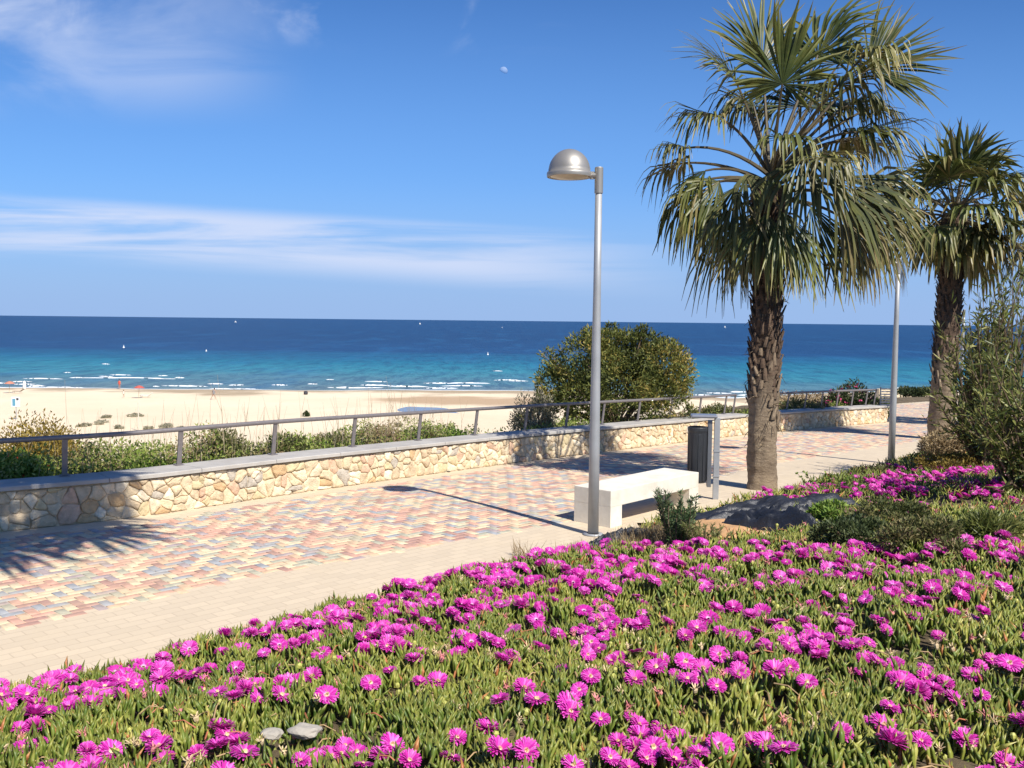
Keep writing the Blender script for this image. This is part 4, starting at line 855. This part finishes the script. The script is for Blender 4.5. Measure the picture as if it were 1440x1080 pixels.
# second drift of flowers beyond the shrubs
pts = []
for _ in range(900):
    px_ = random.uniform(1060, 1450); py_ = random.gauss(0, 1)
    cy = 690 if px_ < 1290 else 680; c_ = 695 if px_ < 1180 else cy; py_ = c_+py_*(12 if px_ < 1290 else 15)
    if random.random() < .5+.5*float(vnoise(px_, py_, 38, 3)): p = ground(px_, py_); P1_ = np.array([[p.x, p.y]]); pts += [(p.x, p.y)] if (not tarpmask(P1_)[0] and inbed(P1_)[0] > .3) else []
merged_flowers('flower_drift', pts, 'drift of magenta flowers beyond the low shrubs at the right', 1.0, -.02)

dsb = MB(); rr = random.Random(19); cs_ = scatter(4200, -5.5, 6.2, 2.4, 8.8, .0, 5.5)
for x, y in cs_[:1300]:
    z = Hs(x, y)+.055*float(vnoise(x, y, .22, 11)); a = rr.uniform(0, 6.28); L_ = rr.uniform(.05, .14); p_ = Vector((x, y, z+rr.uniform(.03, .09))); d_ = Vector((math.cos(a)*L_, math.sin(a)*L_, rr.uniform(-.03, .05)))
    dsb.tube([p_, p_+d_*.5+Vector((0,0,.02)), p_+d_], [.004,.0035,.002], 4, rr.choice((0,0,1)), cap=False)
tag(dsb.build('trailing_stems', [simple('trailing_stem', (.36,.24,.12), .8, .3, 30), simple('red_stem', (.38,.12,.06), .7, .3, 30)]), 'tangled tan and reddish trailing stems among the fleshy leaves', 'stems', kind='stuff')
# wilted heads and yellow green buds among the leaves
wb = MB(); rr = random.Random(9); cw = scatter(5200, -5.5, 6.2, 2.4, 8.6, .05, 5.2)
for i, (x, y) in enumerate(cw[:1500]):
    z = Hs(x, y)+.055*float(vnoise(x, y, .22, 11))+rr.uniform(.07, .10); R_ = Matrix.Rotation(rr.uniform(-.5,.5), 3, 'X')@Matrix.Rotation(rr.uniform(-.5,.5), 3, 'Y'); mi = 0 if rr.random() < .5 else (1 if rr.random() < .5 else 2); s_w = rr.uniform(.8, 1.3)
    wb.lathe([(.002,-.02*s_w),(.009*s_w,-.012*s_w),(.012*s_w,0),(.007*s_w,.010*s_w)], (x, y, z), 6, mi, rot=R_)
    if mi:
        for k in range(9): a = k*.7; o_ = R_@Vector((math.cos(a), math.sin(a), rr.uniform(.3,1.2))); c_ = Vector((x, y, z)); t_ = Vector((-o_.y, o_.x, 0))*.003; wb.add([c_-t_, c_+t_, c_+o_*.02*s_w+t_, c_+o_*.024*s_w-t_], [(0,1,2,3)], mi)
tag(wb.build('wilted_flowers', [simple('bud_green', (.42,.42,.10), .6, .3, 40), simple('wilted_pink', (.55,.20,.20), .8, .3, 40), simple('wilted_tan', (.55,.42,.25), .8, .3, 40)]), 'yellow green buds and wilted flower heads scattered through the near bank', 'buds', kind='stuff')
# plants in the bed
p = ground(1040, 735)
def bed(px, py, dyy=0): p = ground(px, py); return Vector((p.x, p.y+dyy, Hs(p.x, p.y+dyy)))
def upright(name, label, p, nst, hgt, spread, leaf, mat, dens=70, group=None, cat='shrub'):
    root = thing(name, p, label, cat, group); sb = MB(); rr = random.Random(int(p.x*100)); Pl = []; Dl = []
    for i in range(nst):
        a = rr.uniform(0, 6.28); r0 = rr.uniform(0, spread*.4); r1 = rr.uniform(.3, 1)*spread; h_ = hgt*rr.uniform(.55, 1); b0 = p+Vector((math.cos(a)*r0, math.sin(a)*r0, 0)); b1 = p+Vector((math.cos(a)*r1, math.sin(a)*r1, h_)); md = (b0*.5+b1*.5)+Vector((math.cos(a)*.03, math.sin(a)*.03, 0))
        pts = [b0, md, b1]; sb.tube(pts, [.006,.005,.002], 5)
        for k in range(dens):
            t = rr.uniform(.12, 1); q_ = b0*(1-t)**2+md*2*t*(1-t)+b1*t*t; dd = (b1-b0).normalized()*.9+Vector((rr.gauss(0,1), rr.gauss(0,1), rr.gauss(0,.5)))*.75; Pl.append(q_); Dl.append(dd)
    Pl = np.array(Pl); Dl = np.array(Dl); V_, F_, T_ = leaves(Pl, Dl, unit(len(Pl)), leaf[0]*rng.uniform(.6, 1.2, len(Pl)), leaf[1]); mesh_np('foliage', V_, F_, mat, None, np.repeat(rng.random(len(Pl)), 4), T_, root); sb.build('stems', M['stem'], root); return root
G_rose = leafmat('leaf_rosemary', [(0, (.04,.08,.03)), (.5, (.09,.15,.06)), (1, (.20,.25,.12))])
upright('rosemary_bush', 'upright dark green rosemary bush in front of the bench end', bed(955, 770), 26, .50, .22, (.055,.010), G_rose, 110)
upright('feathery_plant', 'low feathery light green plant right of the rosemary', bed(990, 775), 26, .24, .22, (.05,.008), leafmat('leaf_feather', [(0, (.12,.15,.04)), (1, (.30,.30,.12))]), 60, cat='plant')
def tuft(name, label, p, n, hgt, spread, mat, cat='grass tuft', group=None):
    nb_ = n; P_ = np.c_[p.x+rng.normal(0, spread, nb_), p.y+rng.normal(0, spread*.7, nb_)]; z_ = H(P_[:, 0], P_[:, 1]); d_ = rng.normal(0, .4, (nb_, 3)); d_[:, 2] = 1
    V_, F_, T_ = leaves(np.c_[P_, z_], d_, unit(nb_), hgt*rng.uniform(.5, 1.2, nb_), .006); return tag(mesh_np(name, V_-np.array(p), F_, mat, None, np.repeat(rng.random(nb_), 4), T_, None, False, p), label, cat, group)
tuft('dry_grass', 'dry straw grass left of the rosemary bush', bed(905, 765), 900, .17, .17, G_dry, group='dry grass tufts at the path edge')
tuft('dry_grass', 'sparse dry grass at the foot of the tall lamp post', bed(840, 775), 500, .11, .16, G_dry, group='dry grass tufts at the path edge')
tuft('dry_grass', 'thin pale grass sprig at the paving edge left of the lamp post', bed(738, 789), 60, .2, .04, G_dry, group='dry grass tufts at the path edge')
tuft('dry_grass', 'dry grass along the bed edge above the black sheet', bed(1130, 696), 700, .10, .22, G_mix, group='dry grass tufts at the path edge')
# low shrubs at the right
def bsh(px, py, wpx, hpx, name, label, mat, n, leaf, **k):
    p = ground(px, py); wd = wpx/FPX*p.y; return shrub(name, label, 'shrub', p, blobs(wd, wd*.8, hpx/FPX*p.y, 7, px), n, leaf, mat, **k)
GRP = 'low shrubs in the bed at the right'
bsh(1215, 775, 150, 60, 'low_shrub', 'dark green low shrub in front of the magenta drift', G_dark, 5200, (.045,.018), gap=.15, group=GRP)
bsh(1300, 785, 150, 62, 'low_shrub', 'brownish green low shrub right of the dark one', G_mix, 5200, (.042,.016), gap=.15, group=GRP)
bsh(1175, 740, 90, 40, 'low_shrub', 'small green shrub right of the black plastic sheet', G_fresh, 2200, (.04,.016), gap=.15, group=GRP)
bsh(1395, 765, 120, 50, 'low_shrub', 'spiky grey green shrub at the right edge below the drift', G_ole, 2600, (.09,.014), gap=.2, group=GRP)
bsh(1255, 742, 160, 44, 'low_shrub', 'olive mound between the drift and the darker shrubs', G_mix, 4200, (.04,.016), gap=.1, group=GRP)
upright('leafy_sprig', 'sparse leafy twig leaning over the paving beside the big palm', bed(1165, 700), 9, .34, .45, (.04,.028), G_fresh, 26, cat='plant')
bsh(1345, 648, 130, 55, 'dry_bush', 'tan dry bush in front of the second palm base', G_dry, 5200, (.07,.025), gap=.15, group=GRP)
bsh(1240, 672, 90, 18, 'creeping_shrub', 'olive creeping growth round the second lamp post base', G_mix, 1800, (.05,.02), gap=.1, group=GRP)
bsh(1335, 668, 150, 34, 'creeping_shrub', 'yellow green creeping growth below the tan dry bush', G_olive, 3600, (.05,.02), gap=.1, group=GRP)
# oleanders
def oleander(px, pyb, Y, spots, n, label, seed, wide=.30):
    x = (px-720)/FPX*Y; p = Vector((x, Y, Hs(x, Y))); root = thing('oleander', p, label, 'shrub', 'oleander shrubs at the right'); rr = random.Random(seed); sb = MB(); Pl = []; Dl = []
    for i in range(n):
        sx_, sy_ = rr.choice(spots); e = PX(sx_+rr.gauss(0, 16), sy_+rr.gauss(0, 16), Y+rr.uniform(-.7, .7)); b0 = p+Vector((rr.uniform(-.15,.15), rr.uniform(-.15,.15), -.03)); md = b0.lerp(e, .5)+Vector((rr.uniform(-.15,.15), rr.uniform(-.15,.15), .12)); sb.tube([b0, b0.lerp(md, .6)*1.0, md, e], [.016,.012,.009,.003], 5)
        dv = (e-md).normalized()
        for k in range(30):
            t = rr.uniform(.25, 1.05); q_ = b0*(1-t)**2+md*2*t*(1-t)+e*t*t; Pl.append(q_); Dl.append(dv*.8+Vector((rr.gauss(0,1), rr.gauss(0,1), rr.gauss(0,.8)))*.62)
    Pl = np.array(Pl); Dl = np.array(Dl); V_, F_, T_ = leaves(Pl, Dl, unit(len(Pl)), .15*rng.uniform(.6, 1.2, len(Pl)), .026); mesh_np('foliage', V_, F_, G_ole, None, np.repeat(rng.random(len(Pl)), 4), T_, root); sb.build('stems', M['stem'], root)
oleander(1450, 720, 9.6, [(1430,640),(1400,620),(1440,580),(1415,560),(1390,590),(1445,540),(1400,520),(1460,600),(1470,500),(1380,560),(1420,690),(1440,660)], 95, 'nearer oleander with dark stems at the right edge', 3)
oleander(1395, 640, 12.6, [(1390,440),(1375,480),(1400,420),(1420,460),(1350,520),(1330,550),(1400,500),(1430,430),(1380,540),(1340,580),(1430,520),(1370,590),(1400,560),(1440,480),(1420,400),(1385,500),(1410,540),(1350,570),(1352,470),(1358,510),(1360,440)], 175, 'tall oleander with narrow leaves hiding the second palm trunk', 5)

# black plastic sheets, bare orange sand, stones
M['plastic'] = simple('black_plastic', (.022,.025,.034), .42, .4, 9, bmp=.5, bd=.02)
def sheet(p, rx, ry, an, seed, label, hgt=.12):
    n = 36; vs = []; 
    for j in range(n+1):
        for i in range(n+1):
            u, v = i/n*2-1, j/n*2-1; e = 1+.18*noise.noise(Vector((u*1.5, v*1.5, seed))); x = u*rx*e; y = v*ry*e*(1-.25*u*u); X = p.x+x*math.cos(an)-y*math.sin(an); Y = p.y+x*math.sin(an)+y*math.cos(an)
            rg = noise.ridged_multi_fractal(Vector((u*2.0+seed+.5*noise.noise(Vector((u*2, v*2, 1))), v*1.6, seed)), .7, 2.2, 5, 1.0, 2.2); edge_ = max(0, 1-max(abs(u), abs(v))**4)
            vs.append((X, Y, Hs(X, Y)+.02+hgt*edge_*(.15+.60*rg)+.02*noise.noise(Vector((u*9, v*9, seed)))))
    o = mesh_np('plastic_sheet', np.array(vs)-np.array(p), [(j*(n+1)+i, j*(n+1)+i+1, (j+1)*(n+1)+i+1, (j+1)*(n+1)+i) for j in range(n) for i in range(n)], M['plastic'], smooth=True, loc=p)
    md = o.modifiers.new('thick', 'SOLIDIFY'); md.thickness = .003; tag(o, label, 'plastic sheet', 'black plastic sheets in the bed')
sheet(tp1, .86, .27, .2, 1.3, 'largest crumpled black plastic sheet lying in front of the palm'); sheet(tp2, .52, .17, -.75, 4.1, 'folded black plastic strip running down to the magenta flowers', .16); sheet(tp3, .36, .12, .5, 7.7, 'dark plastic scrap at the paving edge near the lamp post', .10)
sd = simple('orange_sand', (.52,.30,.14), .95, .15, 10, bmp=.5, bd=.02); vs = []; n = 20
for j in range(n+1):
    for i in range(n+1):
        u, v = i/n*2-1, j/n*2-1; X = sp1.x+u*.42*math.sqrt(1-v*v/2)+.0; Y = sp1.y+v*.55*math.sqrt(1-u*u/2); r2 = min(1, u*u+v*v); vs.append((X, Y, Hs(X, Y)+.03+.05*(1-max(abs(u), abs(v))**2)-.03*(max(abs(u), abs(v)) > .95)+.015*noise.noise(Vector((X*6, Y*6, 0)))))
struct(mesh_np('bare_sand', vs, [(j*(n+1)+i, j*(n+1)+i+1, (j+1)*(n+1)+i+1, (j+1)*(n+1)+i) for j in range(n) for i in range(n)], sd, smooth=True))
M['stone'] = simple('grey_stone', (.36,.33,.28), .9, .15, 30, bmp=.4, bd=.004)
for px_, py_, s, lb in ((382,1032,.035,'smaller grey stone showing among the near leaves'),(428,1030,.05,'larger grey stone showing among the near leaves')):
    p = ground(px_, py_, .09); bm = bmesh.new(); bmesh.ops.create_icosphere(bm, subdivisions=3, radius=1)
    for v in bm.verts: v.co = Vector((v.co.x*1.3, v.co.y, v.co.z*.55))*s*(1+.3*noise.noise(v.co*1.3+Vector((px_,0,0))))
    me = bpy.data.meshes.new('stone'); bm.to_mesh(me); bm.free(); me.materials.append(M['stone']); o = bpy.data.objects.new('stone', me); C.objects.link(o); o.location = p; tag(o, lb, 'stone', 'grey stones on the near bank')

# ------------------------------------------------------------ far plaza edge
wl = MB(); a = PX(1262, 556, 44); b = PX(1296, 556, 44); za = Hs(a.x, a.y); wl.box(((a.x+b.x)/2+.6, 45, za+.42), (3.4, .35, .95), bev=.03)
o = wl.build('parapet_wall', smats[2], loc=(a.x, 45, za)); tag(o, 'low pale wall closing the far end of the plaza', 'wall')
sg = MB(); e_ = Vector((WALL2[-1][0], WALL2[-1][1], 0)); ez = float(zg(e_.y)); root = thing('stair_handrail', (e_.x, e_.y, ez), 'pale slatted panel at the far end of the short wall railing', 'handrail')
for k in range(7): q_ = MB(); q_.box((e_.x+.05+.0*k, e_.y+.25, ez+.45+.07*k), (.30, .03, .035)); q_.build('slat', M['steel'], root)
q_ = MB(); q_.box((e_.x-.09, e_.y+.27, ez+.46), (.03, .03, .92)); q_.box((e_.x+.19, e_.y+.27, ez+.46), (.03, .03, .92)); q_.build('frame', M['steel'], root)

# ------------------------------------------------------------ beach life
def person(px, py, label, shirt, skin, pose=0, hgt=1.72):
    p = ground(px, py); s = hgt/1.72; root = thing('person', p, label, 'person', 'people on the beach')
    bm = bmesh.new(); J = {}
    lean = .18*pose
    pts = {'hip':(0,0,.92),'chest':(lean*.6,0,1.28),'neck':(lean*.8,0,1.46),'head':(lean,0,1.60),'top':(lean,0,1.72),'lk':(.10+.12*pose,0,.50),'lf':(.10+.22*pose,-.02,.05),'rk':(-.10-.06*pose,0,.50),'rf':(-.10-.30*pose,-.02,.05),
           'ls':(.19+lean*.7,0,1.40),'le':(.26+lean,.0,1.12),'lh':(.28+lean+.1*pose,-.05,.86),'rs':(-.19+lean*.7,0,1.40),'re':(-.26+lean*.5,0,1.12),'rh':(-.30,-.05,.86)}
    rd = {'hip':.15,'chest':.15,'neck':.06,'head':.10,'top':.07,'lk':.065,'lf':.05,'rk':.065,'rf':.05,'ls':.065,'le':.045,'lh':.035,'rs':.065,'re':.045,'rh':.035}
    ks = list(pts); vs = [bm.verts.new(Vector(pts[k])*s) for k in ks]
    for a, b in (('hip','chest'),('chest','neck'),('neck','head'),('head','top'),('hip','lk'),('lk','lf'),('hip','rk'),('rk','rf'),('chest','ls'),('ls','le'),('le','lh'),('chest','rs'),('rs','re'),('re','rh')): bm.edges.new((vs[ks.index(a)], vs[ks.index(b)]))
    me = bpy.data.meshes.new('body'); bm.to_mesh(me); bm.free(); o = bpy.data.objects.new('body', me); C.objects.link(o); o.parent = root; me.materials.append(simple('skin', skin, .6))
    md = o.modifiers.new('skin', 'SKIN'); 
    for v, k in zip(me.skin_vertices[0].data, ks): v.radius = (rd[k]*s, rd[k]*s*.8)
    me.skin_vertices[0].data[0].use_root = True; o.modifiers.new('sub', 'SUBSURF').levels = 1
    cb = MB(); cb.lathe([(.17*s,.80*s),(.18*s,.95*s),(.175*s,1.1*s),(.19*s,1.3*s),(.15*s,1.44*s)], p+Vector((lean*.4,0,0)), 12); cb.build('clothing', simple('cloth', shirt, .8), root, smooth=True)
    hb = MB(); hb.lathe([(.115*s,1.58*s),(.12*s,1.66*s),(.08*s,1.74*s),(.001,1.76*s)], p+Vector((lean,.02,0)), 10); hb.build('hair', simple('hair', (.05,.03,.02), .7), root, smooth=True)
person(168, 547, 'person in red standing at the water line', (.55,.08,.06), (.45,.25,.17))
person(300, 562, 'person in grey walking across the sand', (.20,.20,.22), (.40,.24,.17), pose=1)
person(174, 559, 'person in pale clothes sitting by the red parasol', (.62,.60,.52), (.45,.28,.20), hgt=1.15)
def parasol(px, py, label, col):
    p = ground(px, py); root = thing('parasol', p, label, 'parasol', 'parasols on the beach'); mb = MB(); mb.tube([p, p+Vector((.1,0,1.9))], .03, 8); mb.build('pole', M['palestem'], root)
    cb = MB(); n = 8; c = p+Vector((.1,0,1.95)); vs = [c+Vector((0,0,.05))]; 
    for r, z_ in ((.45,-.10),(.85,-.38)):
        for k in range(n*2): a = math.pi*k/n; q_ = r*(1 if k % 2 == 0 else .95); vs.append(c+Vector((math.cos(a)*q_, math.sin(a)*q_, z_)))
    fs = [(0, 1+k, 1+(k+1) % 16) for k in range(16)]+[(1+k, 17+k, 17+(k+1) % 16, 1+(k+1) % 16) for k in range(16)]; cb.add(vs, fs); cb.build('canopy', simple('parasol_cloth', col, .8), root)
parasol(195, 560, 'red parasol planted in the sand left of the middle of the beach', (.42,.09,.07)); parasol(13, 553, 'reddish parasol at the left edge of the beach', (.45,.19,.13))
def sunbed(px, py, label, col):
    p = ground(px, py); root = thing('sun_lounger', p, label, 'sun lounger', 'loungers on the beach'); mb = MB(); mb.box(p+Vector((0,0,.34)), (1.3,.6,.07), bev=.02); mb.box(p+Vector((.85,0,.52)), (.7,.6,.07), Matrix.Rotation(-.6, 3, 'Y'), bev=.02); mb.build('cushion', simple('lounger_cloth', col, .8), root)
    for ax_, ay_ in ((-.55,-.25),(-.55,.25),(.5,-.25),(.5,.25)): l_ = MB(); l_.tube([p+Vector((ax_,ay_,0)), p+Vector((ax_,ay_,.32))], .025, 6); l_.build('leg', M['steel'], root)
sunbed(204, 559, 'pale lounger beside the red parasol', (.70,.68,.62)); sunbed(24, 553, 'brown lounger beside the reddish parasol', (.20,.16,.12))
# beach sign on a pole
p = ground(23, 590); root = thing('beach_sign', p, 'white and blue sign board on a pole above the yellowish bush', 'sign'); sgz = PX(23, 565, p.y).z; mb = MB(); mb.tube([p, Vector((p.x, p.y, sgz+.5))], .05, 8); mb.build('pole', M['steel'], root)
mb = MB(); mb.box((p.x-.0, p.y-.07, sgz), (.95, .05, 1.1), bev=.02); mb.build('board', simple('sign_white', (.75,.77,.78), .5, .04), root)
mb = MB(); mb.box((p.x-.18, p.y-.10, sgz-.05), (.34, .02, .8)); mb.build('blue_panel', simple('sign_blue', (.10,.28,.40), .5, .1), root); mb = MB(); mb.box((p.x+.22, p.y-.10, sgz+.3), (.26, .02, .26)); mb.build('dark_panel', simple('sign_dark', (.05,.05,.06), .5), root)
p = ground(34.5, 547); mb = MB(); mb.lathe([(.20,0),(.22,.15),(.30,.3),(.26,1.1),(.12,1.4),(.001,1.45)], (0,0,0), 10); tag(mb.build('bollard', simple('white_paint', (.8,.8,.78), .5, .04), loc=p, smooth=True) if False else mesh_np('marker_post', np.array(mb.v), mb.f, simple('white_paint', (.8,.8,.78), .5, .04), smooth=True, loc=p), 'stubby white marker post at the water line on the left', 'post')
p = ground(430, 555); mb = MB(); mb.lathe([(.001,0),(.28,0),(.36,.2),(.34,.5),(.18,.62),(.001,.65)], (0,0,0), 10); tag(mesh_np('beach_bag', np.array(mb.v), mb.f, simple('dark_bag', (.04,.04,.05), .8), smooth=True, loc=p), 'small dark bag lying alone on the sand', 'bag')
# thin pole on the beach
p = ground(195, 606); pz = PX(195, 566, p.y).z; mb = MB(); mb.tube([(0,0,0), (0,0,pz-p.z)], [.07,.05], 8); tag(mesh_np('beach_pole', np.array(mb.v), mb.f, simple('pale_pole', (.55,.50,.42), .7), loc=p), 'tall thin pale pole standing on the sand below the red parasol', 'pole')
# buoys and boats
def at_sea(px, py): d = ray(px, py); t = (CAMZ-SEAZ)/-d.z; return Vector((d.x*t, d.y*t, SEAZ))
wp = simple('buoy_white', (.82,.82,.8), .4, .04)
for px_, py_, s, lb in ((174,489,.7,'white buoy left of centre in the deep water'),(290,494,.5,'low white buoy right of the first one'),(686,499,.6,'white buoy left of the large bush'),(706,461,1.1,'farthest white buoy near the horizon above the bush')):
    p = at_sea(px_, py_); mb = MB(); mb.lathe([(.001,-.3),(.5,-.25),(.62,.05),(.5,.35),(.24,.6),(.18,1.2),(.26,1.3),(.22,1.5),(.001,1.6)], (0,0,0), 14); o = mesh_np('buoy', np.array(mb.v)*s, mb.f, wp, smooth=True, loc=p); tag(o, lb, 'buoy', 'white buoys on the sea')
for px_, py_, lb in ((590,450.6,'tiny white sailing boat on the horizon left of the lamp post'),(1018,455.5,'tiny pale sailing boat on the horizon beside the hanging frond'),(331,447.4,'faint white sailing boat on the horizon at the left')):
    Y = 2400; x = (px_-720)/FPX*Y; p = Vector((x, Y, SEAZ)); root = thing('sailing_boat', p, lb, 'boat', 'boats on the horizon'); mb = MB(); L_ = 5
    vs = []
    for i in range(9):
        t = i/8*2-1; hwd = 1.4*(1-abs(t)**2.5); X = t*L_/2; vs += [(x+X, Y-hwd, SEAZ+1.0), (x+X, Y, SEAZ-.3), (x+X, Y+hwd, SEAZ+1.0)]
    mb.add(vs, [(i*3+k, i*3+3+k, i*3+4+k, i*3+1+k) for i in range(8) for k in range(2)]+[(i*3, i*3+2, i*3+5, i*3+3) for i in range(8)]); mb.build('hull', wp, root)
    mb = MB(); mb.tube([(x,Y,SEAZ+.8),(x,Y,SEAZ+5.6)], .1, 6); mb.build('mast', wp, root)
    mb = MB(); mb.add([(x+.2,Y,SEAZ+1.6),(x+2.2,Y+.3,SEAZ+1.6),(x+.2,Y,SEAZ+5.3),(x-.2,Y,SEAZ+1.5),(x-2.2,Y-.2,SEAZ+1.4),(x-.2,Y,SEAZ+5.1)], [(0,1,2),(3,4,5)]); mb.build('sail', wp, root)
# daytime moon: the sunlit part of its disc
dm = ray(708, 100); Dm = 20000; pm = Vector((0,0,CAMZ))+dm*Dm; rm = 5.6/FPX*Dm; bm = bmesh.new(); bmesh.ops.create_icosphere(bm, subdivisions=4, radius=rm)
lit = (Vector((.35,0,.75))-dm*.55).normalized(); bmesh.ops.bisect_plane(bm, geom=bm.verts[:]+bm.edges[:]+bm.faces[:], plane_co=(0,0,0), plane_no=lit, clear_inner=True)
me = bpy.data.meshes.new('moon'); bm.to_mesh(me); bm.free(); mm, nt3, b3 = newmat('moon_rock'); nt3.nodes.remove(b3); df = N(nt3, 'ShaderNodeBsdfDiffuse'); df.inputs[0].default_value = (.42,.52,.70,1); tr = N(nt3, 'ShaderNodeBsdfTransparent'); ms = N(nt3, 'ShaderNodeMixShader', i_0=.40)
nt3.links.new(tr.outputs[0], ms.inputs[1]); nt3.links.new(df.outputs[0], ms.inputs[2]); nt3.links.new(ms.outputs[0], nt3.nodes['Material Output'].inputs[0]); me.materials.append(mm)
o = bpy.data.objects.new('moon', me); C.objects.link(o); o.location = pm; tag(o, 'faint pale moon in the blue sky above the lamp post', 'moon')
